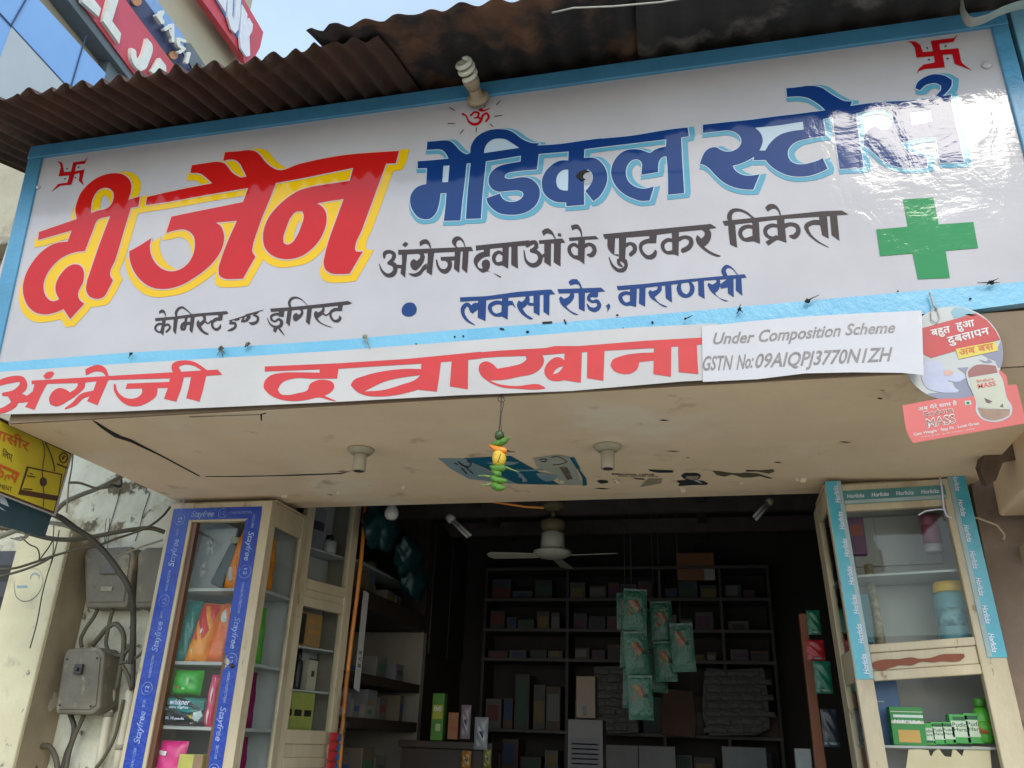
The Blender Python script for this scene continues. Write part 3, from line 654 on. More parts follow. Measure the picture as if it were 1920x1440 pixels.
nr = thing("side_building", "grimy pink plastered wall with a cream beam, right of the blue taped cabinet", "building", (1.7, 3.4, 0))
b = MB(); b.box(1.005, 3.2, 3.40, 3.52, 0, 4.3); b.build("wall", PINKW, nr)
b = MB(); b.prism([(1.06,2.72,2.40),(3.2,2.72,2.40),(3.2,2.72,2.60),(1.06,2.72,2.60)], (0,.62,-.03)); b.build("beam", SOFF, nr, bevel=.01)
b = MB(); b.box(1.12, 3.2, 3.0, 3.39, 2.20, 2.27); b.build("ledge", CREAM, nr, bevel=.006)
TORN = mat("torn_dark_board", (.07,.045,.03), (.13,.085,.055), scale=12, rough=.85)
b = MB(); b.prism([AY(u,v,3.06) for u,v in [(1838,880),(1850,838),(1890,815),(1925,822),(1915,860),(1880,868),(1868,900),(1850,912)]], (0,.05,.02)); b.build("torn_board", TORN, nr)
b = MB(); b.tube([AY(u,v,3.34) for u,v in [(1812,968),(1835,972),(1870,985),(1884,1003),(1882,1012)]], .004); b.build("loose_wire", CREAM, nr, smooth=True)

# ---------------------------------------------------------------- corrugated roof sheets
def rust(name, base, dark, rustc, t):
    return mat(name, base, dark, scale=4, rough=.8, bump=.5, bscale=35, c3=rustc, s3=2.4, t3=t, w3=.12)
RUST1 = rust("brown_rusted_iron", (.075,.036,.020), (.034,.018,.012), (.14,.085,.055), .57)
RUST2 = rust("black_tarred_iron", (.026,.020,.017), (.015,.011,.010), (.14,.065,.03), .47)
RUST3 = rust("black_mouldy_iron", (.036,.030,.026), (.020,.017,.015), (.22,.18,.145), .58)
def roof_z(y): return 3.822+.305*(y-2.3)
def sheet(name, label, mt, x0, x1, y0, y1, amp, pitch, lift, ragged, seed):
    rnd = random.Random(seed); b = MB(); nx = int((x1-x0)/.008); vs = []; ys = [0, .02, .06, .2, .5, 1]
    jag = [rnd.uniform(-1, 1) for _ in range(nx//4+3)]
    for k in range(nx+1):
        x = x0+(x1-x0)*k/nx; w = amp*math.sin(2*math.pi*x/pitch+seed)*(1+.25*math.sin(x*3.1+seed))
        j = jag[k//4]+(jag[k//4+1]-jag[k//4])*(k % 4)/4
        for t in ys:
            y = y0+ragged*j*(1-min(1, t*6))+(y1-y0)*t
            vs.append((x+.01*math.sin(9*y+seed), y, roof_z(y)+w+lift+.005*math.sin(x*11+y*7+seed)+.006*math.sin(x*4.3+seed*2)*math.cos(y*5+x)))
    q = len(ys); top = [(p[0], p[1], p[2]+.0025) for p in vs]; N_ = len(vs)
    b.add(vs+top, [(k*q+i, k*q+i+1, (k+1)*q+i+1, (k+1)*q+i) for k in range(nx) for i in range(q-1)] + [(N_+k*q+i, N_+(k+1)*q+i, N_+(k+1)*q+i+1, N_+k*q+i+1) for k in range(nx) for i in range(q-1)] +
          [(k*q, (k+1)*q, N_+(k+1)*q, N_+k*q) for k in range(nx)])
    return tag(b.build(name, mt, smooth=True, origin=((x0+x1)/2, y0, roof_z(y0))), label, "roof sheet", "roof sheets over the signboard")
sheet("roof_sheet", "brown rusted corrugated roof sheet with deep waves over the sign's left part", RUST1, -3.0, -.985, 1.945, 3.7, .0165, .0765, 0, .014, 1.0)
sheet("roof_sheet", "blackened roof sheet with faint waves, overlapping the deeply waved one", RUST2, -1.225, -.075, 1.875, 3.7, .010, .11, .024, .012, 2.2)
sheet("roof_sheet", "dark mouldy roof sheet over the sign's right part, pale blotches on it", RUST3, -.13, 1.35, 1.965, 3.7, .009, .12, .008, .010, 3.1)
METAL = mat("dull_tin", (.42,.40,.33), (.30,.28,.22), scale=9, rough=.45, metallic=.3)
b = MB()
px = [(1808,-25),(1806,0),(1810,18),(1818,30),(1828,33),(1850,27),(1880,12),(1905,3),(1935,-4)]
fr = [AY(u,v,2.12) for u,v in px]; bk = [p+Vector((.004,.05,.012)) for p in fr]
b.add(fr+bk, [(k, k+1, k+1+len(px), k+len(px)) for k in range(len(px)-1)])
tag(b.build("tin_strip", METAL, smooth=True), "bent pale tin strip curling from the roof above the sign's right end", "metal strip")
b = MB(); b.tube([AY(u,v,1.885) for u,v in [(1035,24),(1075,15),(1150,12),(1240,4),(1300,-6)]], .003, 6)
tag(b.build("roof_wire", METAL, smooth=True), "thin pale wire running along the roof sheet edge at the top", "wire")
NBLUE = mat("pale_blue_gloss", (.24,.50,.60), (.20,.42,.54), scale=6, rough=.3, bump=.3, bscale=40)
npn = thing("neighbour_signboard", "pale blue glossy board just right of the big white signboard", "signboard", (1.2, 2.34, 2.9))
b = MB(); b.box(1.075, 1.6, 2.33, 2.36, 3.47, 4.1); b.build("panel", NBLUE, npn, bevel=.004)
b = MB(); b.box(1.075, 1.6, 2.33, 2.36, 2.95, 3.464); b.build("panel", NBLUE, npn, bevel=.004)
for z_ in (3.2, 3.8): b = MB(); b.box(1.30, 1.34, 2.361, 3.399, z_, z_+.04); b.build("bracket", STEEL, npn)

# ---------------------------------------------------------------- the mall far behind at upper left
XB = -8.0
fb = thing("mall_building", "tall mall building behind the rusty roof, clad in blue panels", "building", (XB-1.5, 8, 0))
FWALL = mat("beige_render", (.40,.35,.25), (.36,.31,.22), scale=.8, rough=.9)
ye = AX(487, 90, XB).y-.12
b = MB(); b.box(XB-5, XB-.30, 1.5, ye, 0, 17.5); b.build("wall", FWALL, fb)
CLAD = mat("blue_cladding_panel", (.22,.39,.68), (.19,.35,.63), scale=.6, rough=.3, spec=.4)
GREYP = mat("pale_grey_panel", (.42,.45,.46), (.38,.41,.43), scale=1, rough=.5); GREYD = mat("grey_metal_edge", (.11,.13,.14), rough=.5); NAVY = mat("navy_band", (.035,.04,.10), rough=.4)
REG['z'] = (100, 0, 4.8)
def far(txt, name, mt, x, thick, parent):                # an outline on the facade at distance x, with thickness
    P, H = parse(txt); V, Fc = fill(P, H); b = MB()
    fr = [AX(v.x, v.y, x) for v in V]; N_ = len(fr)
    b.add(fr+[p-Vector((thick,0,0)) for p in fr], Fc+[tuple(i+N_ for i in reversed(f_)) for f_ in Fc])
    cnt = {}
    for f_ in Fc:
        for i in range(3): e_ = (f_[i], f_[(i+1) % 3]); cnt[e_] = 1
    b.add(fr+[p-Vector((thick,0,0)) for p in fr], [(a_, b_, b_+N_, a_+N_) for (a_, b_) in cnt if (b_, a_) not in cnt])
    return b.build(name, mt, parent)
z0c = AX(200, 160, XB-.1).z
b = MB(); b.box(XB-.28, XB-.10, 1.5, AX(205,115,XB-.1).y, 0, AX(60,0,XB-.1).z+.1); b.build("blue_cladding", CLAD, fb)
b = MB(); b.box(XB-.29, XB-.12, AX(205,115,XB-.1).y+.01, ye-.05, 0, AX(338,135,XB-.1).z); b.build("lower_cladding", GREYD, fb)
far("P @x 23,48 0,112 -60,250 60,300 130,230 123,157", "grey_panel", GREYP, XB-.09, .01, fb)
JNT = mat("panel_joint", (.03,.06,.14), rough=.6)
far("P @x -20,1 -20,4 132,170 135,170", "panel_joint", JNT, XB-.085, .01, fb)
far("P @x 20,48 23,48 62,-20 59,-20", "panel_joint", JNT, XB-.085, .01, fb)
far("P @x 132,165 134,165 163,66 161,66", "panel_joint", JNT, XB-.085, .01, fb)
rs = thing("mall_sign", "red shop sign with white capital letters on the mall, above the blue panels", "sign", (XB, 6.5, AX(200,60,XB).z), "shop signs on the mall")
far("P @x 148,0 96,-70 186,-70 236,0 338,140 300,190 260,150", "face", mat("red_sign_face", (.52,.06,.09), (.44,.04,.05), scale=.7, rough=.4), XB, .02, rs)
far("P @x 147,0 95,-70 80,-70 127,0 250,158 270,165", "edge", GREYD, XB-.03, .25, rs)
WLET = mat("white_channel_letter", (.66,.66,.60), rough=.5); GSH = mat("grey_letter_side", (.10,.10,.10), rough=.6)
LET = """
P @z 255,-40 340,-40 430,75 410,150 265,20
P 500,-10 590,-10 530,190 610,300 595,395 450,190
C 845,345 890,400 860,560 830,620 790,640 740,600 700,490 705,430 740,450 755,520 780,535 800,500
P 960,520 1015,590 1022,720 985,720 980,640 955,650 950,720 880,640
"""
far(LET, "sign_letters", WLET, XB+.06, .06, rs)
js = thing("mall_sign", "navy sign band with raised pale letters and orange dots, above the red sign", "sign", (XB, 7, AX(300,60,XB).z), "shop signs on the mall")
far("P @z 655,0 480,-200 660,-200 825,0 1230,600 1300,700 1170,700", "band", NAVY, XB-.08, .2, js)
far("P @z 825,0 660,-200 720,-200 935,0 1180,330 1250,590", "pale_band", mat("sky_blue_sign_band", (.20,.33,.56), rough=.4), XB-.10, .05, js)
far("P @z 1190,385 1235,388 1375,600 1400,690 1290,690 1200,520", "dark_end", GREYD, XB-.07, .1, js)
JL = "S @z 985,110,34 965,160,34 985,200,34 940,140,26\nS 1010,265,26 1075,225,28 1080,370,24\nS 1050,270,18 1065,320,16\nS 1185,370,26 1130,350,28 1130,400,28 1180,440,28 1140,470,26\nS 1225,480,26 1205,560,26\nS 1335,600,24 1290,610,30 1320,650,24"
far(JL, "sign_letters", WLET, XB+.04, .06, js)
far("S @z 755,12,80 757,14,80\nS @z 1085,495,76 1087,497,76", "orange_dots", mat("orange_lamp_disc", (.45,.20,.08), rough=.5), XB-.04, .03, js)
far("P @z 650,0 640,0 1150,690 1165,690", "orange_trim", mat("orange_trim", (.40,.14,.05), rough=.5), XB-.03, .03, js)
us = thing("mall_sign", "red edged blue sign with white letters at the mall's top corner against the sky", "sign", (XB, 9, AX(430,60,XB).z), "shop signs on the mall")
far("P @z 1340,0 1180,-200 1560,-200 1720,0 1890,290 1860,430 1745,640 1700,500", "face", mat("bright_red_sign", (.52,.045,.06), rough=.4), XB, .12, us)
far("P @z 1460,0 1330,-180 1500,-180 1690,0 1740,120 1760,300 1730,460", "blue_field", mat("sign_blue", (.05,.20,.42), rough=.4), XB+.02, .02, us)
UKL = "P @z 1470,-20 1560,-20 1552,112\nP 1575,-30 1568,150 1600,260 1640,300 1668,262 1682,150 1690,-30 1650,-30 1636,140 1624,190 1612,140 1620,-30\nP 1700,40 1748,130 1742,195 1762,160 1797,222 1790,282 1765,325 1772,500 1738,510 1688,432 1678,340"
far(UKL, "sign_letters", mat("white_sign_letter", (.66,.66,.70), rough=.5), XB+.06, .04, us)
# ================================================================ LEFT SIDE: display cabinet and its stock
def V3(p): return Vector(p)
YC = 3.30
cab = thing("display_cabinet", "tall cream wooden display cabinet edged with bright blue printed tape, at the left", "cabinet", (-2.15, 3.48, .9))
ZB, ZT = .90, 2.505
b = MB(); b.box(-2.408,-2.285,YC,YC+.04,ZB,ZT); b.build("post", CREAM, cab, bevel=.004)
b = MB(); b.box(-2.000,-1.893,YC,YC+.04,ZB,ZT); b.build("post", CREAM, cab, bevel=.004)
b = MB(); b.box(-2.2845,-2.0005,YC+.002,YC+.038,2.415,ZT-.002); b.build("top_rail", CREAM, cab, bevel=.003)
BRN = mat("brown_varnish", (.16,.065,.022), (.11,.042,.014), scale=8, rough=.4, stretch=(1,1,.3), bump=.2)
b = MB(); b.box(-2.2845,-2.262,YC+.010,YC+.036,ZB,2.4145); b.build("inner_bead", BRN, cab)
b = MB(); b.box(-2.020,-2.0005,YC+.010,YC+.036,ZB,2.4145); b.build("inner_bead", BRN, cab)
BACKW = mat("grey_white_back", (.42,.42,.40), (.36,.36,.35), scale=5, rough=.6)
b = MB(); b.box(-2.408,-1.90,YC+.345,YC+.36,ZB,ZT); b.build("back_panel", BACKW, cab)
b = MB(); b.box(-2.408,-2.398,YC+.0405,YC+.3445,ZB,ZT); b.build("side_panel", CREAM, cab)
b = MB(); b.box(-2.408,-1.893,YC+.0405,YC+.36,ZT+.0005,ZT+.014); b.build("top_board", CREAM, cab, bevel=.003)
for z in (2.125, 1.815, 1.558, 1.335): b = MB(); b.box(-2.397,-1.912,YC+.045,YC+.343,z-.014,z); b.build("shelf", BACKW, cab, bevel=.002)
b = MB(); b.box(-1.912,-1.893,YC+.315,YC+.36,ZB,ZT); b.build("post", CREAM, cab, bevel=.003)
b = MB(); b.box(-1.911,-1.894,YC+.041,YC+.314,2.40,ZT-.001); b.build("side_rail", CREAM, cab, bevel=.003)
b = MB(); b.box(-1.911,-1.894,YC+.041,YC+.06,ZB,2.399); b.build("side_stile", CREAM, cab, bevel=.002)
PANE = glass("clear_pane")
b = MB(); b.box(-1.904,-1.901,YC+.061,YC+.314,ZB,2.399); b.build("side_glass", PANE, cab)
b = MB(); b.box(-2.261,-2.021,YC+.022,YC+.025,ZB,2.414); b.build("front_glass", PANE, cab)
TAPE = mat("blue_printed_tape", (.008,.05,.38), (.006,.035,.28), scale=12, rough=.2, bump=.6, bscale=30)
TWHITE = mat("white_tape_print", (.66,.70,.80), rough=.4); TFAINT = mat("worn_tape_print", (.34,.41,.62), (.10,.16,.45), scale=30, rough=.4, lo=.42, hi=.62); PALE = mat("pale_print", (.62,.66,.70), rough=.5)
def tape_words(b, seq, x, z, zdir, size, y):             # words set along a vertical strip; zdir +1 reads upwards, -1 downwards
    for kind, s, ln in seq:
        if kind == 'c':
            c = Vector((x, y, z+zdir*ln/2)); r = ln*.46
            b.tube([c+Vector((math.cos(k*math.pi/10)*r, 0, math.sin(k*math.pi/10)*r)) for k in range(20)], .0012, 4, True)
            h = size*.62
            write(b, s, (x+zdir*h/2, y, z+zdir*ln*.28), (x+zdir*h/2, y, z+zdir*ln*.72), (-zdir*h, 0, 0), .01)
        elif s:
            h = size*(1 if kind == 't' else .42); x_ = x+zdir*h/2
            write(b, s, (x_, y, z), (x_, y, z+zdir*ln), (-zdir*h, 0, 0), .012, .25 if kind == 't' else 0)
        z += zdir*(ln+.016)
    return z
tl = MB(); tl.prism([(-2.388,YC-.001,ZB),(-2.300,YC-.001,ZB),(-2.300,YC-.001,2.42),(-2.30,YC-.001,2.478),(-2.388,YC-.001,2.478)], (0,-.0012,0)); tp = tl.build("blue_tape", TAPE, cab)
def printed(b, name, parent_thing, m_=TWHITE):           # print on a tape or a pack: a sub-part of it
    return b
b = MB(); z = 1.12
for k in range(5):
    z = tape_words(b, [('t','Stayfree',.125),('s','SECURE',.03),('c','12',.055),('s','HOURS PROTECTION',.09)], -2.345, z, 1, .029, YC-.0032)
b2 = MB()
tp['_o'] = cab['_o']
def sub(mb, name, m_, part, smooth=False, bevel=0):      # sub-part: a child of a part that shares its thing's origin
    part['_o'] = part.parent['_o'] if part.parent else part['_o']
    return mb.build(name, m_, part, smooth, bevel)
sub(b, "tape_print", TFAINT, tp)
tr_ = MB(); tr_.prism([(-1.990,YC-.001,ZB),(-1.938,YC-.001,ZB),(-1.938,YC-.001,2.468),(-2.010,YC-.001,2.415),(-2.012,YC-.001,2.0),(-2.012,YC-.001,1.86),(-1.998,YC-.001,1.83),(-1.972,YC-.001,1.812),(-2.004,YC-.001,1.775)], (0,-.0012,0)); tp2 = tr_.build("blue_tape", TAPE, cab)
b = MB(); tape_words(b, [('s','HOURS',.06),('t','Stayfree',.13),('c','12',.062),('s','HOURS PROTECTION',.13),('t','Stayfree',.13),('c','12',.06),('s','HOURS PROTECTION',.12),('t','Stayfree',.13),('s','SECURE',.05),('c','12',.05)], -1.972, 2.44, -1, .027, YC-.0032); sub(b, "tape_print", TFAINT, tp2)
t3 = MB(); t3.prism([(-2.2995,YC-.0005,2.424),(-1.955,YC-.0005,2.424),(-1.9385,YC-.0005,2.478),(-2.2995,YC-.0005,2.478)], (0,-.0012,0)); tp3 = t3.build("blue_tape", TAPE, cab)
b = MB(); y_ = YC-.0032
write(b, "Stayfree", (-2.29,y_,2.437), (-2.175,y_,2.437), (0,0,.028), .012, .25)
b.tube([Vector((-2.13+.021*math.cos(k*math.pi/10), y_, 2.451+.021*math.sin(k*math.pi/10))) for k in range(20)], .0012, 4, True)
write(b, "12", (-2.142,y_,2.444), (-2.119,y_,2.444), (0,0,.016)); write(b, "HOURS PROTECTION", (-2.10,y_,2.446), (-1.985,y_,2.446), (0,0,.011)); sub(b, "tape_print", TFAINT, tp3)
b = MB(); b.lathe([(.010,0),(.010,.004),(.006,.007),(.006,.012)], (-1.962, YC-.001, 1.795), (0,-1,0), 12); b.build("lock", STEEL, cab, smooth=True)

# soft packs of the shelf stock
def pillow(w, h, d, lean=0, crimp=.012, nx=10, nz=14, bulge=2.5):
    vs = []; fs = []
    for sgn in (-1, 1):
        for k in range(nz+1):
            for i in range(nx+1):
                u, v = 2*i/nx-1, 2*k/nz-1
                t = max(0, (1-abs(u)**bulge)*(1-abs(v)**(bulge*1.6)))**.5
                vs.append(Vector((u*w/2*(1-.04*t), sgn*t*d/2+.003*math.sin(5*u+7*v)*t + lean*(v+1)*h/2, (v+1)*h/2)))
    n1 = (nx+1)*(nz+1)
    for s_ in range(2):
        for k in range(nz):
            for i in range(nx):
                a = s_*n1+k*(nx+1)+i; q = (a, a+1, a+nx+2, a+nx+1); fs.append(q if s_ == 0 else q[::-1])
    return vs, fs, lambda u, v, off=.0015: Vector((u*w/2, -max(0, (1-abs(u)**bulge)*(1-abs(v)**(bulge*1.6)))**.5*d/2-off + .003*math.sin(5*u+7*v)*-1 + lean*(v+1)*h/2, (v+1)*h/2))
PACKON = {}
def softpack(name, label, cat, group, loc, w, h, d, col, rotz=0, lean=0, roll=0, decals=(), gloss=.25):
    t = thing(name, label, cat, loc, group); t['_o'] = (0,0,0)
    vs, fs, on = pillow(w, h, d, lean)
    m_ = mat("film_"+"_".join("%02x" % int(c*255) for c in col), col, tuple(c*.8 for c in col), scale=30, rough=gloss, bump=.35, bscale=28)
    b = MB(); b.add(vs, fs); b.build("wrapper", m_, t, smooth=True)
    for dn, dc, outline in decals:                       # printed patch following the bulge: outline in -1..1
        V, Fc = fill(crom_grid(outline)); q = MB(); q.flatmesh = True; q.add([on(v.x, v.y, .0022) for v in V], Fc)
        q.build(dn, dc if not isinstance(dc, tuple) else mat("print_"+"_".join("%02x" % int(c*255) for c in dc), dc, rough=.35), t)
    t.rotation_euler = (0, roll, rotz); PACKON[t.name] = (on, w, h); return t
def crom_grid(o):                                        # cut a printed patch into small cells so that it can follow a curved face
    P = [Vector(p) for p in o]; x0, x1 = min(p.x for p in P), max(p.x for p in P); y0, y1 = min(p.y for p in P), max(p.y for p in P)
    out = []
    def clip(pl, a, c, keep):
        res = []
        for i in range(len(pl)):
            p, q = pl[i-1], pl[i]; pi, qi = keep*(p[a]-c) >= 0, keep*(q[a]-c) >= 0
            if pi != qi: t_ = (c-p[a])/(q[a]-p[a]); res.append(p+(q-p)*t_)
            if qi: res.append(q)
        return res
    nx, ny = max(1, int((x1-x0)/.2)), max(1, int((y1-y0)/.15))
    for i in range(nx):
        for j in range(ny):
            c = P
            for a, lo_, hi_ in ((0, x0+(x1-x0)*i/nx, x0+(x1-x0)*(i+1)/nx), (1, y0+(y1-y0)*j/ny, y0+(y1-y0)*(j+1)/ny)):
                if len(c) >= 3: c = clip(c, a, lo_, 1)
                if len(c) >= 3: c = clip(c, a, hi_, -1)
            if len(c) >= 3 and abs(area(c)) > 1e-5: out.append(c)
    return out
def curve_words(t, words, on_w, on_h, yoff, m_, name="pack_print"):   # lettering laid on the bulging front of a pack
    on, w, h = PACKON[t.name]; b = MB()
    for s, x, z, ln, hh, sh in words: write(b, s, (x, 0, z), (x+ln, 0, z), (0,0,hh), .01, sh)
    b.v = [on(2*q.x/w, 2*q.z/h-1, .008) for q in b.v]
    return b.build(name, m_, t)
GS = "stock in the blue taped cabinet"
yS = YC+.085
softpack("sanitary_pack", "teal soft pack standing at the left of the red and orange packs", "pack", GS, (-2.268, yS, 1.815), .070, .265, .05, (.005,.20,.18), .3, .10, .05)
softpack("sanitary_pack", "orange soft pack with a red band and white heart, between teal and plain orange packs", "pack", GS, (-2.192, yS-.01, 1.815), .100, .255, .06, (.85,.27,.008), .06, .22, .06,
    [("red_band", (.62,.02,.02), [(-.85,.95),(.9,.95),(.75,.2),(.2,-.35),(-.55,-.25),(-.8,.3)]), ("white_heart", (.75,.70,.62), [(-.25,.02),(0,.12),(.25,.02),(.1,-.15),(-.1,-.15)]), ("pale_dot", (.65,.62,.3), [(-.6,-.62),(-.3,-.58),(-.2,-.75),(-.45,-.85),(-.65,-.78)])])
softpack("sanitary_pack", "deep orange soft pack with a pale round badge at its top, beside the right tape", "pack", GS, (-2.098, yS-.005, 1.815), .092, .255, .06, (.80,.15,.02), 0, .22, .06,
    [("badge", (.50,.62,.55), [(math.cos(a*.5236)*.6, .58+math.sin(a*.5236)*.27) for a in range(12)]), ("badge_core", (.72,.74,.66), [(math.cos(a*.5236)*.35, .60+math.sin(a*.5236)*.15) for a in range(12)])])
b = MB(); b.prism([(-2.345,YC+.15,2.127),(-2.165,YC+.13,2.127),(-2.145,YC+.16,2.42),(-2.325,YC+.17,2.42)], (0,.012,0))
wc = tag(b.build("white_card", mat("grey_white_card", (.50,.53,.55), (.45,.48,.50), scale=6, rough=.5), origin=(-2.2,YC+.3,2.127)), "grey white card printed with a dandelion, on the cabinet's top shelf", "card", GS)
b = MB()
rd = random.Random(3)
for c_, r_ in (((-2.255,2.335), .05), ((-2.268,2.225), .042)):
    for k in range(60):
        a = rd.uniform(0, 6.283); r1 = r_*rd.uniform(.35, 1); p = Vector((c_[0]+math.cos(a)*r1*.7, YC+.132, c_[1]+math.sin(a)*r1)); q = Vector((c_[0]+math.cos(a)*r1*.25, YC+.134, c_[1]+math.sin(a)*r1*.35))
        b.tube([q, p], .0012, 3)
wc['_o'] = (-2.2, YC+.3, 2.127); b.build("dandelion_print", PALE, wc)
wcb = thing("dark_bottle", "charcoal bottle with a beige collar leaning by the orange pack, cabinet's top shelf", "bottle", (-2.115, YC+.16, 2.127), GS)
b = MB(); b.prism([(-2.185,YC+.07,2.15),(-2.115,YC+.06,2.127),(-2.085,YC+.10,2.33),(-2.135,YC+.10,2.34)], (0,.06,0)); b.build("body", mat("charcoal_plastic", (.03,.037,.037), rough=.4), wcb, bevel=.01)
b = MB(); b.prism([(-2.139,YC+.10,2.342),(-2.083,YC+.095,2.332),(-2.079,YC+.10,2.362),(-2.135,YC+.105,2.372)], (0,.05,0)); b.build("collar", mat("beige_collar", (.30,.26,.18), rough=.5), wcb, bevel=.004)
softpack("sanitary_pack", "orange soft pack with a grey round patch, leaning on the cabinet's top shelf", "pack", GS, (-2.075, YC+.065, 2.127), .075, .27, .05, (.78,.22,.008), -.2, .12, .12, [("grey_patch", (.38,.34,.30), [(-.6,-.35),(.5,-.3),(.7,-.55),(.3,-.8),(-.5,-.8),(-.8,-.6)])])
softpack("sanitary_pack", "bright green soft pack lying on the dark teal pack, third shelf", "pack", GS, (-2.215, yS, 1.678), .135, .105, .07, (.03,.42,.03), .1, .05, 0, [("pale_streak", (.30,.55,.22), [(.1,.5),(.3,.45),(.35,-.2),(.05,-.6),(-.1,-.5),(.15,-.1)]), ("red_mark", (.5,.12,.05), [(-.55,-.35),(-.3,-.32),(-.3,-.48),(-.55,-.5)])])
wp = softpack("sanitary_pack", "dark teal and black wide pack with white script, below the bright green pack", "pack", GS, (-2.185, yS-.035, 1.558), .205, .118, .075, (.012,.017,.018), 0, .12, 0,
    [("teal_panel", (.006,.16,.14), [(-.95,.85),(.9,.85),(.93,.1),(.4,-.15),(-.3,.05),(-.95,-.05)]), ("yellow_tag", (.58,.58,.04), [(.28,-.32),(.70,-.28),(.72,-.55),(.30,-.58)]), ("pale_wing", (.42,.52,.52), [(.62,-.1),(.85,.05),(.95,-.3),(.80,-.75),(.50,-.85),(.62,-.6)])])
curve_words(wp, [("whisper", -.055, .082, .095, .021, .2), ("ultra nights", -.055, .067, .095, .009, 0), ("XL 15", -.06, .024, .045, .010, 0), ("pads", -.01, .024, .04, .009, 0)], 0, 0, -.0405, TWHITE)
curve_words(wp, [("317", .034, .033, .034, .010, .1)], 0, 0, -.0415, STEEL, "price_print")
softpack("sanitary_pack", "tall pink striped pack standing against the right tape, third shelf", "pack", GS, (-2.072, yS-.02, 1.558), .045, .205, .04, (.70,.04,.14), .1, .06, 0, [("white_stripe", (.72,.62,.60), [(-.1,.9),(.2,.9),(.1,-.9),(-.2,-.9)])])
softpack("sanitary_pack", "magenta pack with a yellow corner on the lowest visible shelf", "pack", GS, (-2.215, yS-.03, 1.335), .13, .165, .06, (.72,.03,.21), 0, .1, 0, [("yellow_corner", (.55,.50,.06), [(-.9,-.9),(-.1,-.9),(-.4,-.3),(-.9,-.2)]), ("white_words", (.70,.60,.60), [(-.75,.55),(-.1,.5),(-.12,.3),(-.75,.35)])])
def carton(name, label, group, x0, x1, y0, y1, z0, z1, col, words=(), extra=None, rough=.45, cat="box", wm=None):
    t = thing(name, label, cat, ((x0+x1)/2, (y0+y1)/2, z0), group)
    b = MB(); b.box(x0, x1, y0, y1, z0, z1)
    b.build("carton", col if not isinstance(col, tuple) else mat("card_"+"_".join("%02x" % int(c*255) for c in col), col, tuple(c*.85 for c in col), scale=20, rough=rough), t, bevel=.0025)
    if words:
        b = MB()
        for s, fx, fz, fl, hh in words: write(b, s, (x0+(x1-x0)*fx, y0-.0012, z0+(z1-z0)*fz), (x0+(x1-x0)*(fx+fl), y0-.0012, z0+(z1-z0)*fz), (0,0,hh), .01)
        b.build("box_print", wm or TWHITE, t)
    for nm, c_, fx0, fx1, fz0, fz1 in (extra or []):
        b = MB(); b.box(x0+(x1-x0)*fx0, x0+(x1-x0)*fx1, y0-.001, y0+.001, z0+(z1-z0)*fz0, z0+(z1-z0)*fz1); b.build(nm, mat("print_"+"_".join("%02x" % int(c*255) for c in c_), c_, rough=.45), t)
    return t
carton("yellow_carton", "upper of two pale yellow cartons beside the magenta pack", GS, -2.155, -2.045, yS-.06, yS+.05, 1.395, 1.452, (.52,.46,.10), extra=[("brown_end",(.30,.18,.10),.62,1.0,.05,.98)])
carton("yellow_carton", "lower of two pale yellow cartons beside the magenta pack", GS, -2.155, -2.045, yS-.06, yS+.05, 1.336, 1.392, (.50,.45,.10), extra=[("brown_end",(.30,.18,.10),.6,1.0,.05,.98)])
for lab, z, col, w_ in (("green pack seen through the cabinet's side glass, second shelf", 1.815, (.10,.36,.04), .24), ("maroon pack seen through the cabinet's side glass, third shelf", 1.558, (.20,.012,.075), .225), ("maroon pack seen through the cabinet's side glass, lowest shelf", 1.335, (.22,.012,.08), .19), ("orange pack seen through the cabinet's side glass, top shelf", 2.127, (.60,.20,.02), .24)):
    softpack("sanitary_pack", lab, "pack", GS, (-1.945, YC+.12, z), .10, w_, .05, col, 1.2, .06, 0)

# glazed door at an angle behind the cabinet, its shelves and stock
DA = R(15.5); DD = Vector((math.sin(DA), math.cos(DA), 0)); DN = Vector((math.cos(DA), -math.sin(DA), 0)); DP = Vector((-1.905, 3.672, 0))
def dp(s, z, out=0): return DP + DD*s + DN*out + Vector((0,0,z))
door = thing("glazed_showcase", "narrow cream framed glass showcase angled back into the shop, beside the blue taped cabinet", "cabinet", tuple(dp(.2, .9)))
def dbar(b, s0, s1, z0, z1, o0, o1):
    c = dp((s0+s1)/2, (z0+z1)/2, (o0+o1)/2); return b.obox(c, DD*(s1-s0)/2, DN*(o1-o0)/2, Vector((0,0,(z1-z0)/2)))
DL = .405
for s0, s1 in ((0,.055), (DL-.055, DL)): b = MB(); dbar(b, s0, s1, .9, 2.80, -.035, 0); b.build("stile", CREAM, door, bevel=.004)
for z0, z1 in ((2.185, 2.235), (2.105, 2.15), (1.50,1.56), (1.40,1.445)): b = MB(); dbar(b, .0555, DL-.0555, z0, z1, -.033, -.001); b.build("rail", CREAM, door, bevel=.004)
b = MB(); dbar(b, .0555, DL-.0555, 2.151, 2.184, -.030, -.008); b.build("rail_panel", CREAM, door)
b = MB(); dbar(b, .0555, DL-.0555, 1.446, 1.499, -.030, -.008); b.build("rail_panel", CREAM, door)
b = MB(); dbar(b, .0, DL, .9, 2.80, -.20, -.185); b.build("back_panel", BACKW, door)
for z in (2.40, 1.93, 1.735, 1.52): b = MB(); dbar(b, .01, DL-.01, z-.008, z, -.183, -.05); b.build("shelf", BACKW, door)
b = MB(); dbar(b, .0555, DL-.0555, 1.561, 2.104, -.020, -.017); b.build("glass", PANE, door)
b = MB(); dbar(b, .0555, DL-.0555, 2.236, 2.79, -.020, -.017); b.build("glass", PANE, door)
GD = "stock in the angled glass showcase"
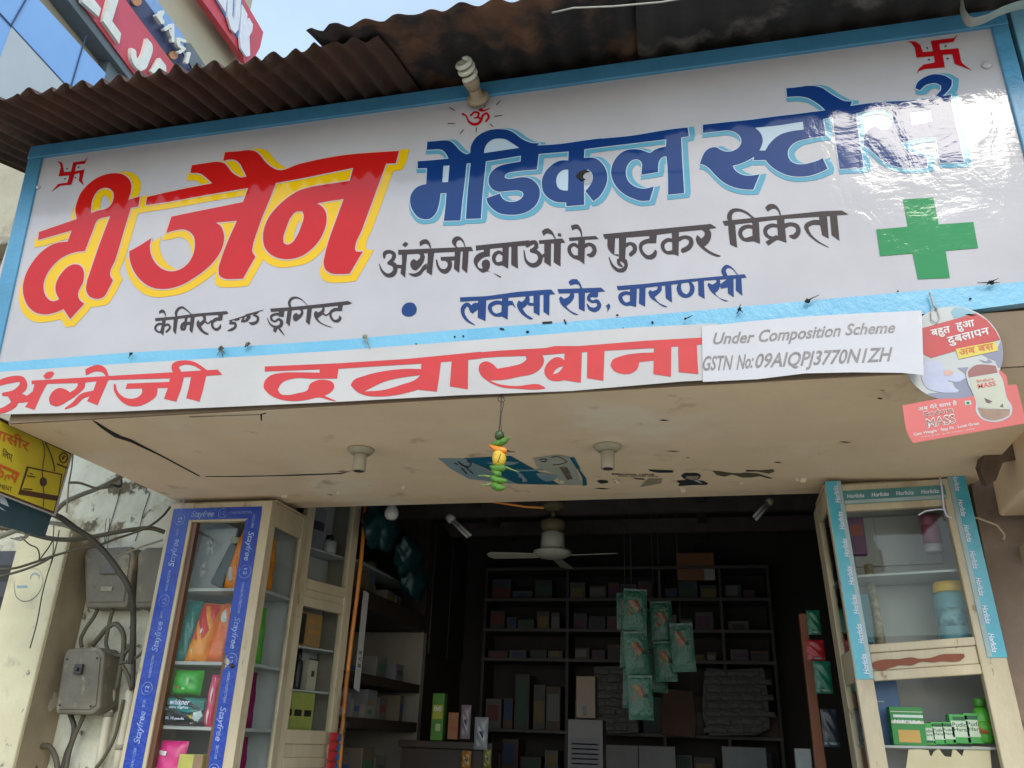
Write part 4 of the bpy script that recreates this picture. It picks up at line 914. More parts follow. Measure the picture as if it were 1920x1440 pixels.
def dbox(name, label, cat, s0, s1, z0, z1, o0, o1, col, top=None, shape='box', bits=()):
    t = thing(name, label, cat, tuple(dp((s0+s1)/2, z0, (o0+o1)/2)), GD)
    m_ = mat("card_"+"_".join("%02x" % int(c*255) for c in col), col, tuple(c*.85 for c in col), scale=20, rough=.45)
    b = MB()
    if shape == 'box': dbar(b, s0, s1, z0, z1, o0, o1); b.build("carton", m_, t, bevel=.002)
    else:
        r = (s1-s0)/2; h = z1-z0; c = dp((s0+s1)/2, z0, (o0+o1)/2)
        b.lathe([(r*.9,0),(r,.01),(r,h*.62),(r*.75,h*.72),(r*.45,h*.74)], c); b.build("bottle_body", m_, t, smooth=True)
        b = MB(); b.lathe([(r*.5,h*.745),(r*.55,h*.76),(r*.5,h)], c); b.build("cap", mat("black_cap", (.012,.012,.013), rough=.35), t, smooth=True)
    for nm, c_, a0, a1, q0, q1 in bits:
        b = MB()
        if nm == 'clipper': b.prism([dp(s0+(s1-s0)*(a0+(a1-a0)*f_), z0+(z1-z0)*(q0+(q1-q0)*g_), o1+.0002) for f_, g_ in ((0,0),(.35,.12),(1,0),(.75,.45),(.62,1),(.45,1),(.3,.45))], DN*.0015)
        else: dbar(b, s0+(s1-s0)*a0, s0+(s1-s0)*a1, z0+(z1-z0)*q0, z0+(z1-z0)*q1, o1, o1+.0015); b.build(nm, mat("print_"+"_".join("%02x" % int(c*255) for c in c_), c_, rough=.45), t)
    return t
dbox("flat_box", "tan box with orange bars and dark photos, high in the showcase's lower pane", "box", .10, .27, 1.932, 2.09, -.10, -.06, (.33,.19,.08), bits=[("dark_photo",(.03,.025,.02),.02,.30,.05,.95),("orange_bar",(.48,.20,.05),.4,.95,.70,.80),("orange_bar",(.48,.20,.05),.4,.95,.40,.50)])
dbox("small_bottle", "left dark bottle with black cap, middle shelf of the showcase", "bottle", .085, .125, 1.737, 1.88, -.12, -.08, (.02,.03,.035), shape='b')
dbox("small_bottle", "tallest dark bottle with black cap, middle shelf of the showcase", "bottle", .155, .20, 1.737, 1.92, -.12, -.075, (.015,.017,.018), shape='b')
dbox("white_pack", "cream pack with a black cap bar beside the dark bottles in the showcase", "box", .225, .285, 1.737, 1.875, -.11, -.07, (.45,.40,.30), bits=[("dark_spot",(.05,.04,.04),.35,.7,.45,.65),("cap_bar",(.02,.02,.02),-.1,1.1,1.0,1.05)])
dbox("blister_card", "yellow green card of three black clippers standing at the showcase's bottom", "card", .075, .285, 1.522, 1.725, -.07, -.062, (.33,.34,.08), bits=[(f"clipper", (.015,.015,.013), .05+.32*k, .27+.32*k, .05, .42) for k in range(3)]+[("black_label", (.02,.02,.018), .05+.32*k, .28+.32*k, .48, .62) for k in range(3)])
dbox("grey_pack", "grey pack with dark violet blotches, upper pane of the showcase", "box", .10, .22, 2.402, 2.62, -.13, -.07, (.20,.20,.22), bits=[("violet_mark",(.05,.03,.07),.1,.9,.45,.65)])
dbox("round_tin", "white squat tin by the violet marked pack in the showcase", "tin", .25, .33, 2.402, 2.50, -.13, -.06, (.36,.35,.36), shape='b')
dbox("small_carton", "blue and black carton on the showcase's lowest shelf", "box", .10, .19, 1.30, 1.385, -.10, -.05, (.03,.05,.12), bits=[("yellow_print",(.40,.28,.05),.1,.4,.2,.8)])
ORP = mat("orange_plastic_pipe", (.62,.22,.025), (.52,.17,.02), scale=6, rough=.4)
b = MB(); b.tube([dp(DL+.020, z, .012+.006*math.sin(z*6)) for z in (1.15,1.4,1.6,1.8,2.0,2.2,2.4,2.6,2.8)], .011, 10)
tag(b.build("orange_pipe", ORP, smooth=True), "thin orange pipe upright at the end of the glazed showcase", "pipe")
b = MB(); p0 = dp(DL+.05, 0, .03); b.prism([p0+Vector((0,0,1.76)), p0+DD*.045+Vector((0,0,1.745)), p0+DD*.045+Vector((0,0,2.23)), p0+Vector((0,0,2.24))], DN*.002)
ws = b.build("paper_strip", mat("grimy_white_paper", (.36,.35,.33), (.30,.29,.27), scale=15, rough=.6), origin=tuple(p0+Vector((0,0,1.76))))
tag(ws, "narrow grimy white paper strip hanging beside the orange pipe", "paper strip")
b = MB(); write(b, "B V 8", p0+DD*.012+DN*.003+Vector((0,0,1.86)), p0+DD*.012+DN*.003+Vector((0,0,1.94)), DD*.022, .02); ws['_o'] = tuple(p0+Vector((0,0,1.76))); b.build("strip_print", STEEL, ws)
# hanging strip of red and blue sachets
sst = thing("sachet_strip", "hanging strip of small red and blue sachets with a yellow edge, bottom of the showcase", "sachet strip", tuple(dp(.36, 1.20, .03)))
SRED = mat("sachet_red_film", (.50,.045,.05), (.42,.03,.03), scale=40, rough=.25, bump=.3); SBLU = mat("sachet_blue_film", (.02,.13,.32), rough=.25); SYEL = mat("sachet_yellow_edge", (.45,.38,.04), rough=.4)
for k in range(8):
    z = 1.555-.043*k
    b = MB(); vs, fs, _ = pillow(.075, .040, .014, nx=6, nz=6)
    b.add([dp(.345+p.x, z-.04+p.z, .035-p.y) for p in vs], fs); sc = b.build("sachet", SRED, sst, smooth=True)
    b = MB(); b.poly([dp(.345+x_, z-.04+q, .0435) for x_, q in [(.008,.004),(.036,.004),(.036,.036),(.02,.036)]]); sub(b, "blue_corner", SBLU, sc)
b = MB(); dbar(b, .386, .392, 1.2, 1.56, .03, .034); b.build("yellow_edge", SYEL, sst)
CLING = glass("crumpled_cellophane", (.8,.8,.8)); b = MB(); rd = random.Random(5)
vs = []; fs = []
for i in range(7):
    for j in range(14):
        vs.append(dp(.36+.012*i+rd.uniform(-.005,.005), 1.50+.026*j+rd.uniform(-.008,.008), .03+rd.uniform(-.012,.012)))
for i in range(6):
    for j in range(13): a = i*14+j; fs.append((a, a+1, a+15, a+14))
b.add(vs, fs); tag(b.build("cellophane_wrap", CLING), "crumpled clear cellophane hanging over the orange pipe's foot", "wrapper")

# ---------------------------------------------------------------- left wall: boxes, cables, pipes, small boards
GBOX = mat("dusty_grey_metal", (.17,.145,.10), (.12,.10,.07), scale=7, rough=.6, bump=.35, bscale=30, c3=(.30,.24,.15), s3=9, t3=.56, w3=.1, c4=(.07,.055,.035), s4=26, t4=.62)
GE = "electric boxes on the left wall"
def ebox(label, px_, y0, y1, lid=True):
    P = [AY(u, v, y0) for u, v in px_]
    t = thing("electric_box", label, "electric box", tuple(AY(px_[-1][0], px_[-1][1], y1)), GE)
    b = MB(); b.prism(P, (0, y1-y0, 0)); b.build("case", GBOX, t, bevel=.010)
    c = sum(P, Vector())/len(P)
    if lid:
        b = MB(); b.prism([c+(p-c)*.86+Vector((0,-.006,0)) for p in P], (0,.008,0)); b.build("cover", GBOX, t, bevel=.004)
    return t, c
eb, c = ebox("large grey meter box under the thick black cable", [(157,1040),(166,1028),(246,1024),(252,1040),(238,1139),(160,1140)], 3.36, 3.47)
eb2, c = ebox("dusty grey box partly hidden behind the blue taped cabinet", [(258,1036),(275,1026),(318,1026),(300,1138),(252,1140)], 3.38, 3.47)
eb3, c = ebox("small grey switch box with a latch, low on the wall above white pipes", [(128,1216),(186,1213),(196,1226),(186,1330),(172,1340),(105,1339),(104,1326),(120,1226)], 3.34, 3.47)
for (u_, v_) in ((126,1236),(182,1234),(112,1322),(170,1324)):
    c_ = AY(u_, v_, 3.331); b = MB(); b.lathe([(.004,0),(.004,.003),(.0015,.004)], c_, (0,-1,0), 8); b.build("screw", STEEL, eb3)
c_ = AY(205, 1068, 3.352); b = MB(); b.box(c_.x-.045, c_.x+.045, 3.345, 3.3535, c_.z-.022, c_.z+.022); b.build("meter_window", mat("dusty_meter_window", (.05,.045,.035), (.09,.08,.06), scale=20, rough=.3), eb, bevel=.004)
c_ = AY(200, 1104, 3.352); b = MB(); b.box(c_.x-.03, c_.x+.03, 3.350, 3.3535, c_.z-.010, c_.z+.010); b.build("name_plate", mat("dull_name_plate", (.30,.27,.18), (.20,.17,.11), scale=60, rough=.5), eb)
lc = AY(147, 1255, 3.325); b = MB(); b.box(lc.x-.02, lc.x+.02, 3.318, 3.333, lc.z-.02, lc.z+.022); b.lathe([(.008,0),(.008,.012)], (lc.x, 3.317, lc.z), (0,-1,0), 10); b.build("latch", mat("black_latch", (.03,.028,.025), rough=.4), eb3, bevel=.003)
CBLK = mat("black_cable", (.035,.028,.020), (.055,.045,.03), scale=15, rough=.6); COLV = mat("dusty_olive_cable", (.105,.09,.055), (.075,.062,.04), scale=12, rough=.7); CGRY = mat("grey_cable", (.30,.27,.20), (.22,.195,.14), scale=10, rough=.7)
HK0 = mat('thin_dark_wire', (.05,.04,.03), rough=.7); GC = "cables across the left wall"
REG['p'] = (0, 780, 4.364); REG['q'] = (0, 990, 6.4); REG['s'] = (0, 1110, 4.364)
def cable(label, reg, pts, r, m_, y0=3.30, y1=None):
    X0, Y0, S = REG[reg]; P = [Vector((X0+u/S, Y0+v/S, 0)) for u, v in pts]; P = crom(P, closed=False, n=6, corner=120); y1 = y0 if y1 is None else y1
    b = MB(); b.tube([AY(p.x, p.y, y0+(y1-y0)*i/(len(P)-1)) for i, p in enumerate(P)], r, 8)
    return tag(b.build("cable", m_, smooth=True), label, "cable", GC)
cable("thick black cable slanting down across the meter box", 'q', [(560,-200),(750,-110),(900,0),(1050,100),(1200,230),(1400,480),(1560,750),(1595,900),(1600,1050),(1590,1400),(1570,1620)], .0125, CBLK, 2.98, 3.33)
cable("grey conduit rising right beneath the yellow board to the soffit", 'p', [(-60,1010),(150,930),(300,870),(430,800),(520,715),(650,650),(770,605),(900,545),(992,492)], .011, CGRY, 2.80, 3.2)
cable("grey cable hooked round the board's edge ending in a dark knot", 'p', [(565,545),(650,548),(720,570),(790,592),(880,585),(990,565)], .0055, CGRY, 2.75, 3.3)
cable("dark curl of wire hanging at the conduit's end", 'p', [(840,575),(920,565),(985,575),(992,520)], .006, CBLK, 3.2, 3.3)
cable("olive cable sagging across to the cabinet's top left", 'p', [(-60,905),(120,930),(260,965),(400,1000),(560,1012),(750,990),(960,950),(1100,928),(1250,920),(1345,950)], .0105, COLV, 2.95, 3.33)
cable("grey cable looping under the yellow board's corner", 'p', [(-60,995),(140,930),(280,885),(430,875),(560,905),(660,950),(720,985)], .009, CGRY, 2.93, 3.1)
cable("thin olive cable climbing right to the cabinet corner", 'p', [(-60,1255),(120,1245),(260,1205),(420,1150),(620,1095),(830,1050),(960,1000),(1080,962),(1250,885),(1340,810),(1392,745)], .0055, COLV, 2.95, 3.35)
cable("thin olive cable low on the pillar joining the upper one", 'p', [(-60,1325),(90,1290),(220,1250),(330,1205),(420,1155)], .0055, COLV, 2.95, 2.97)
cable("fine wire dropping from the bundle to the joint on the pillar", 'p', [(170,985),(240,1050),(305,1085),(322,1130),(318,1185)], .003, COLV, 2.96)
cable("fine wire from the sagging cable to the joint on the pillar", 'p', [(430,1020),(395,1080),(350,1140),(318,1190)], .003, COLV, 2.96)
cable("pale wire drooping from the black cable to the cabinet", 'p', [(835,1140),(870,1162),(930,1155),(1060,1110),(1160,1070),(1330,1015)], .0045, CGRY, 3.24, 3.3)
cable("thin black wire running down the pillar's edge", 'p', [(485,935),(465,1040),(430,1170),(390,1290),(350,1440),(300,1700),(245,1900)], .0026, CBLK, 3.20)
cable("grey loop of cable behind the board's lower corner", 'p', [(285,785),(310,830),(300,880),(270,930),(210,985),(130,1000)], .0045, CGRY, 2.9, 2.94)
cable("short wire under the teal board's pointed emblem", 'p', [(190,725),(130,790),(70,860),(20,905)], .006, CGRY, 2.75, 2.9)
cable("thin pale wire looping at the far left under the teal board", 'p', [(-60,985),(60,950),(160,945),(230,985),(185,1012),(90,1000)], .0035, CGRY, 2.9)
cable("thin dark wire hanging from the cable bundle onto the pillar", 'p', [(442,880),(436,1000),(430,1150),(415,1210)], .002, HK0, 3.1)
cable("pale wire pair running down the yellow board's rear edge", 'p', [(598,300),(585,430),(563,560),(552,690),(545,790)], .003, CGRY, 2.75)
cable("thin dark wire hanging over the meter box's top, left of two", 'q', [(1275,-110),(1262,20),(1250,165),(1242,260)], .0016, HK0, 3.38)
cable("thin dark wire hanging over the meter box's top, right of two", 'q', [(1318,-120),(1310,10),(1298,160),(1290,250)], .0016, HK0, 3.38)
for lab, pts, r, m_ in (("left bent cable from the meter box to the switch box", [(800,140),(770,200),(690,320),(660,400),(670,450)], .0085, COLV),
    ("looped cable hanging under the meter box", [(925,140),(900,230),(880,330),(868,430),(905,500),(970,522),(1045,475),(1085,410)], .0085, COLV),
    ("cable arching from the switch box down to the left pipe", [(755,440),(820,360),(890,285),(945,262),(1000,320),(1012,450),(990,600),(950,800)], .0115, COLV),
    ("straight black cable down to the right pipe", [(1068,-20),(1082,150),(1095,330),(1092,560),(1085,800)], .0105, CBLK),
    ("short cable branching right towards the cabinet", [(975,585),(1060,565),(1130,525),(1180,480)], .007, COLV),
    ("cable slanting from the branch into the right pipe", [(1000,600),(1045,680),(1078,800)], .009, COLV),
    ("left dark cable leaving the switch box's bottom", [(575,1000),(605,1100),(590,1210),(545,1320),(510,1460)], .0105, CBLK),
    ("right dark cable leaving the switch box's bottom", [(690,1000),(650,1090),(610,1180),(570,1300),(540,1460)], .0095, COLV),
    ("round loop of cable at the wall's foot", [(285,1460),(285,1350),(335,1265),(400,1265),(450,1340),(475,1460)], .012, COLV),
    ("dark cable crossing behind the white pipes", [(1010,880),(975,1040),(930,1210),(860,1340),(770,1460)], .007, COLV)):
    cable(lab, 's', pts, r, m_, 3.40, 3.41)
PVC = mat("cream_pvc_pipe", (.56,.51,.38), (.50,.45,.33), scale=9, rough=.5)
for lab, pts, r in (("left cream pipe low on the wall", [(915,800),(870,1090),(835,1300),(800,1500)], .0185), ("right cream pipe beside the cabinet", [(1072,805),(1020,1090),(980,1330),(950,1500)], .021)):
    X0, Y0, S = REG['s']; t = thing("pipe", lab, "pipe", tuple(AY(X0+pts[-1][0]/S, Y0+pts[-1][1]/S, 3.43)), "cream pipes on the left wall")
    P = [AY(X0+u/S, Y0+v/S, 3.43) for u, v in pts]; b = MB(); b.tube(P, r, 14); b.build("tube", PVC, t, smooth=True)
    q = P[0].lerp(P[1], .7 if r < .02 else .15) if r < .02 else P[1].lerp(P[2], .75); d = (P[1]-P[0]).normalized()
    b = MB(); b.lathe([(r+.003,-.010),(r+.003,.010)], q, d, 16); b.build("strap", CGRY, t, smooth=True)
# painted round emblem on the pillar
EMB = mat("faded_blue_paint", (.16,.30,.34), (.30,.38,.38), scale=20, rough=.8); ED = mat("faded_dark_paint", (.10,.13,.14), rough=.8)
pl = thing("painted_emblem", "faded blue round emblem painted on the pale pillar", "emblem", tuple(AY(52, 1126, 3.268)))
X0, Y0, S = REG['q']
def ppl(txt, name, m_): P, H = parse(txt); return paint(P, H, lambda u, v: AY(u, v, 3.2685)).build(name, m_, pl)
ppl("S @q 170,640,4 172,740,6 200,830,8 260,875,9 340,875,9 430,820,9 490,730,7 515,640,5 500,560,3 440,490,3 380,490,3", "ring", ED)
ppl("S @q 362,615,5 380,560,18 425,545,22 462,570,18 468,615,5", "crescent", EMB); ppl("P @q 200,690 330,690 330,718 200,718", "word_bar", EMB)
# small hooks and wires on the recess wall
HK = mat("thin_rusty_wire", (.05,.04,.03), rough=.7)
for lab, pts in (("thin bent wire hanging on the peeling wall, nearer the cabinet", [(1190,640),(1200,615),(1218,625),(1205,690),(1170,800),(1140,920),(1105,1025)]), ("thin wire hanging on the peeling wall, nearer the pillar", [(985,600),(965,680),(930,800),(890,930),(860,1030)])):
    cable(lab, 'p', pts, .0018, HK, 3.465)
# ================================================================ RIGHT: display cabinet leaning a little to the left, and its stock
def RC(x, y, z): return Vector((.4955+x-.0385*(z-1.5), YC+y, z+.035*x-.008))
def rbox(b, x0, x1, y0, y1, z0, z1, tilt=0):
    p = [RC(x, y, z+tilt*(x-x0)) for z in (z0, z1) for y in (y0, y1) for x in (x0, x1)]
    return b.add(p, [(0,2,3,1),(4,5,7,6),(0,1,5,4),(1,3,7,5),(3,2,6,7),(2,0,4,6)])
rc = thing("display_cabinet", "leaning cream wooden display cabinet edged with turquoise printed tape, at the right", "cabinet", tuple(RC(.25, .2, .9)))
WZ0, WZ1 = .9, 2.505
b = MB(); rbox(b, 0,.060,0,.035,WZ0,WZ1); b.build("post", CREAM, rc, bevel=.004)
b = MB(); rbox(b, .415,.502,0,.035,WZ0,WZ1); b.build("post", CREAM, rc, bevel=.004)
b = MB(); rbox(b, .0605,.4145,.002,.033,2.40,WZ1-.002); b.build("top_rail", CREAM, rc, bevel=.003)
for z0, z1 in ((1.883,1.912),(1.822,1.8825),(1.788,1.8215)):
    b = MB(); rbox(b, .0605,.4145,.002 if z1-z0 < .05 else .008,.033,z0,z1,.05); b.build("middle_rail", CREAM, rc, bevel=.004)
WORN = mat("bare_red_primer", (.24,.075,.04), (.20,.06,.03), scale=20, rough=.8)
P_, H_ = parse("C @x 660,590 700,570 760,555 900,548 1000,535 1060,545 1150,540 1250,510 1350,505 1430,505 1435,530 1400,560 1330,570 1250,565 1180,575 1080,570 1000,600 900,600 830,620 760,640 700,630")
b = paint(P_, H_, lambda u, v: AY(1480+u/4.364, 1110+v/4.364, YC+.004)); b.build("worn_patch", WORN, rc)
b = MB(); rbox(b, .055,.495,.30,.315,WZ0,WZ1); b.build("back_panel", BACKW, rc)
for x0, x1, z0, z1 in ((.075,.17,2.24,2.44),(.17,.40,2.24,2.44),(.10,.38,1.93,2.16)):
    b = MB(); rbox(b, x0+.04,x1+.04,.285,.2995,z0,z1); b.build("back_sheet", BACKW, rc, bevel=.002)
b = MB(); rbox(b, .490,.502,.036,.315,WZ0,WZ1); b.build("side_panel", CREAM, rc)
b = MB(); rbox(b, 0,.502,.0355,.315,WZ1+.0005,WZ1+.012); b.build("top_board", CREAM, rc)
GLS = mat("glass_shelf_edge", (.30,.33,.30), (.25,.28,.25), rough=.15)
for z in (2.165, 1.583): b = MB(); rbox(b, .012,.488,.045,.284,z-.008,z, .02 if z > 2 else -.02); b.build("shelf", GLS, rc)
for z0, z1 in ((WZ0,WZ1),):
    b = MB(); rbox(b, 0,.022,.290,.42,z0,z1); b.build("rear_post", CREAM, rc, bevel=.003)
b = MB(); rbox(b, .002,.018,.036,.289,1.79,1.90); b.build("side_rail", CREAM, rc, bevel=.003)
b = MB(); rbox(b, .002,.018,.036,.289,2.43,2.50); b.build("side_rail", CREAM, rc, bevel=.003)
b = MB(); rbox(b, .008,.011,.036,.289,1.905,2.428); b.build("side_glass", PANE, rc)
b = MB(); rbox(b, .008,.011,.036,.289,.95,1.785); b.build("side_glass", PANE, rc)
b = MB(); rbox(b, .0605,.4145,.016,.018,1.94,2.399); b.build("front_glass", PANE, rc)
TURQ = mat("turquoise_printed_tape", (.045,.33,.44), (.10,.42,.50), scale=7, rough=.25, bump=.2, bscale=18)
SILV = mat("silvery_tape_edge", (.34,.42,.42), (.26,.34,.34), scale=9, rough=.3)
def tape(x0, x1, z0, z1, sl0, sl1, words, zdir, name):
    b = MB(); rbox(b, x0,x1,-.0025,-.001,z0,z1); tp_ = b.build("turquoise_tape", TURQ, rc)
    b = MB(); rbox(b, sl0,sl1,-.0032,-.0027,z0+.003,z1-.003); sub(b, "silver_edge", SILV, tp_)
    b = MB(); xm = (x0+x1)/2+(.006 if zdir > 0 else -.004)
    for k in range(words):
        L_ = (z1-z0)/words; za = z0+L_*(k+.16) if zdir > 0 else z1-L_*(k+.16); zb = za+zdir*L_*.66; h = .017
        p0, p1 = RC(xm+zdir*h/2, -.0042, za), RC(xm+zdir*h/2, -.0042, zb)
        write(b, "Horlicks", p0, p1, Vector((-zdir*h, 0, 0)), .03, .15)
    sub(b, "tape_print", TWHITE, tp_)
tape(.004,.062, 1.795,2.52, .046,.061, 7, 1, "")
tape(.440,.503, 1.858,2.53, .441,.456, 7, -1, "")
b = MB(); rbox(b, .063,.425,-.0022,-.0008,2.425,2.478); tp_ = b.build("turquoise_tape", mat("greenish_printed_tape", (.045,.17,.17), (.07,.22,.21), scale=9, rough=.3), rc)
b = MB(); rbox(b, .063,.425,-.0030,-.0024,2.427,2.440); sub(b, "silver_edge", SILV, tp_)
b = MB()
for k in range(4): write(b, "Horlicks", RC(.075+.088*k,-.004,2.449), RC(.075+.088*k+.062,-.004,2.449), (0,0,.015), .02, .15)
sub(b, "tape_print", TWHITE, tp_)
P_ = [AY(1480+u/4.364, 1110+v/4.364, YC+.05) for u, v in [(975,1290),(1060,1285),(1140,1295),(1150,1335),(1165,1345),(1180,1310),(1205,1290),(1220,1270),(1250,1320),(1275,1345),(1325,1350),(1340,1270),(1400,1330),(1415,1345),(1430,1290),(1500,1262),(1640,1268),(1655,1440),(1690,1700),(960,1700),(955,1440)]]
b = MB(); b.prism(P_, (0,.006,0)); b.build("torn_paper", mat("torn_cream_paper", (.50,.44,.28), (.44,.38,.23), scale=6, rough=.8), rc)
GR = "stock in the turquoise taped cabinet"
def at_rc(u, v, y): return AY(u, v, YC+y)
t = thing("jar", "maroon lidded jar with a pale band, top right of the turquoise taped cabinet", "jar", tuple(at_rc(1752, 1036, .14)), GR)
c = at_rc(1752, 1036, .14); b = MB(); b.lathe([(.030,0),(.033,.006),(.033,.030)], c, n=22); b.build("pale_band", mat("pale_jar_band", (.40,.36,.36), rough=.4), t, smooth=True)
b = MB(); b.lathe([(.0335,.0305),(.034,.10),(.030,.112),(.034,.114),(.034,.145)], c, n=22); b.build("jar_body", mat("maroon_jar", (.20,.035,.075), (.16,.025,.06), rough=.35), t, smooth=True)
t = thing("jar", "large pale blue jar with a yellow lid on the turquoise taped cabinet's middle shelf", "jar", tuple(at_rc(1798, 1206, .14)), GR)
c = at_rc(1798, 1206, .14); b = MB(); b.lathe([(.058,0),(.062,.008),(.062,.165),(.052,.180)], c, n=26); b.build("jar_body", mat("pale_blue_jar", (.13,.32,.38), (.18,.38,.42), scale=16, rough=.35), t, smooth=True)
b = MB(); b.lathe([(.055,.181),(.057,.183),(.057,.214),(.053,.218)], c, n=26); b.build("lid", mat("amber_yellow_lid", (.68,.40,.012), rough=.35), t, smooth=True)
b = MB(); b.lathe([(.0625,.055),(.0625,.12)], c, n=26); b.build("label_band", mat("pale_jar_label", (.22,.42,.45), (.12,.26,.34), scale=40, rough=.5, lo=.45, hi=.55), t, smooth=True)
def rcarton(name, label, u0, u1, v0, v1, y0, y1, col, extra=(), words=(), cat="box", wm=None):
    p, q = at_rc(u0, v1, y0), at_rc(u1, v0, y0)
    return carton(name, label, GR, p.x, q.x, YC+y0, YC+y1, p.z, q.z, col, words, extra, cat=cat, wm=wm)
rcarton("blue_box", "tall dull blue box at the back left, behind the green striped carton", 1640, 1681, 1276, 1398, .16, .20, (.07,.15,.30), [("screw_mark",(.4,.42,.45),.2,.5,.66,.68)])
GREEN = (.02,.20,.035)
rcarton("green_carton", "dark green carton with cream stripes and an orange label, leftmost on the lower shelf", 1676, 1729, 1326, 1397, .06, .12, GREEN, [("cream_stripe",(.50,.52,.36),.02,.98,.86,.88),("white_band",(.55,.60,.55),.1,.98,.72,.79),("cream_stripe",(.50,.46,.30),.02,.98,.56,.64),("orange_label",(.46,.27,.06),.18,.82,.08,.40)], [("FORMULA", .1, .575, .8, .010)])
DK = mat("dark_green_print", (.01,.06,.02), rough=.5)
SW = (.46,.54,.40)
for lab, u0, u1, v0, v1, y0, tall in (("first of three small green and white cartons, with its oval at the bottom", 1729,1750,1356,1397,.07,0), ("second of three small green and white cartons", 1751,1769,1354,1396,.07,0), ("third of three small green and white cartons", 1770,1788,1354,1395,.07,0), ("left of two taller green and white cartons", 1787,1814,1340,1394,.07,1), ("right of two taller green and white cartons, beside the green bottle", 1815,1842,1338,1394,.07,1)):
    rcarton("green_carton", lab, u0, u1, v0, v1, y0, y0+.05, (.04,.30,.05), [("white_front",SW,.06,.94,.22,.78),("oval_badge",(.01,.08,.03),.2,.8,.80 if 'bottom' not in lab else .12,.92 if 'bottom' not in lab else .22)], [("Pudin", .12, .58, .76, .013 if tall else .009), ("Hara", .16, .42, .66, .012 if tall else .008)], wm=DK)
t = thing("green_bottle", "rounded light green bottle with green cap, rightmost on the lower shelf", "bottle", tuple(at_rc(1850, 1394, .09)), GR)
c = at_rc(1850, 1394, .09); b = MB(); b.lathe([(.024,0),(.028,.008),(.030,.08),(.026,.105),(.014,.118)], c, n=20); b.build("bottle_body", mat("light_green_plastic", (.08,.36,.03), (.06,.30,.025), rough=.3), t, smooth=True)
b = MB(); b.lathe([(.017,.1185),(.019,.121),(.019,.142),(.016,.146)], c, n=18); b.build("cap", mat("green_cap", (.05,.24,.02), rough=.35), t, smooth=True)
b = MB(); b.lathe([(.0305,.03),(.0308,.07)], c, n=20); b.build("red_ring_label", mat("red_ring_print", (.08,.36,.03), (.34,.10,.03), scale=30, rough=.5, lo=.5, hi=.55), t, smooth=True)
ropeM = mat("aged_paper_roll", (.40,.35,.24), (.24,.21,.14), scale=60, rough=.8, stretch=(1,1,1), lo=.4, hi=.6)
b = MB(); b.tube([at_rc(1628,1060,.22), at_rc(1636,1110,.20), at_rc(1645,1160,.19), at_rc(1652,1207,.18)], [.017,.018,.016,.018], 10)
tag(b.build("paper_roll", ropeM, smooth=True), "long aged paper roll standing at the left inside the turquoise taped cabinet", "paper roll", GR)
rcarton("violet_pack", "violet and dark red pack at the cabinet's top left corner", 1588, 1618, 970, 1040, .12, .16, (.10,.03,.10), [("red_mark",(.22,.04,.03),.3,.9,.5,.8)])
rcarton("teal_pack", "dim teal pack at the left of the aged paper roll", 1600, 1628, 1112, 1205, .14, .18, (.05,.16,.20))
b = MB(); b.tube([AY(u,v,YC-.006) for u,v in [(1762,895),(1766,915),(1770,955),(1776,968),(1786,971)]], .0035, 8); tag(b.build("wire", TWHITE, smooth=True), "white wire hanging down the cabinet's top right corner", "wire", "white wires on the cabinet")
b = MB(); b.tube([AY(u,v,YC-.005) for u,v in [(1722,966),(1735,958),(1757,955),(1774,955)]], .003, 8); tag(b.build("wire", TWHITE, smooth=True), "white wire stub crossing level in front of the maroon jar", "wire", "white wires on the cabinet")

# ================================================================ INTERIOR: stock colours darkened to carry the shop's dimness
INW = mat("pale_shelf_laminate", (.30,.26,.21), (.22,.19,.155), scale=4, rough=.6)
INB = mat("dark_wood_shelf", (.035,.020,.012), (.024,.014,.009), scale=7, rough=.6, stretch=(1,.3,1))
ls = thing("wall_shelving", "dark wooden shelving with pale insides along the shop's left wall", "shelving", (-2.05, 4.75, .17))
XF = -1.82
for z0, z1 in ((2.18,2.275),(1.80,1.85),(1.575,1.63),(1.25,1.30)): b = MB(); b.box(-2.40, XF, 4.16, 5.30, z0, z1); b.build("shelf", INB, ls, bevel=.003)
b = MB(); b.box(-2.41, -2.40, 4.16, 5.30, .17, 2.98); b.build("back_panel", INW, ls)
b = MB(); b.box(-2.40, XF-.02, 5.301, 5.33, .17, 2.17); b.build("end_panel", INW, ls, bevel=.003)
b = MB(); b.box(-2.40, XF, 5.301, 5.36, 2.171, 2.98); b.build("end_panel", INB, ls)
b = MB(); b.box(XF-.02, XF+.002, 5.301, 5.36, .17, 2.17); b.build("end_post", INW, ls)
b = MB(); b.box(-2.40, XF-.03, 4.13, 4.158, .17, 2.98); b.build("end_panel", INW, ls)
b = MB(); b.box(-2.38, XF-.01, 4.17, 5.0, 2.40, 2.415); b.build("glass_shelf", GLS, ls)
GI = "boxes on the shop's inner shelves"
rd = random.Random(11); nI = 0
PALES = [(.22,.20,.17),(.16,.14,.12),(.26,.245,.23),(.13,.10,.06),(.19,.19,.20)]
WHERE = {0:"lowest", 1:"second", 2:"third", 3:"upper"}
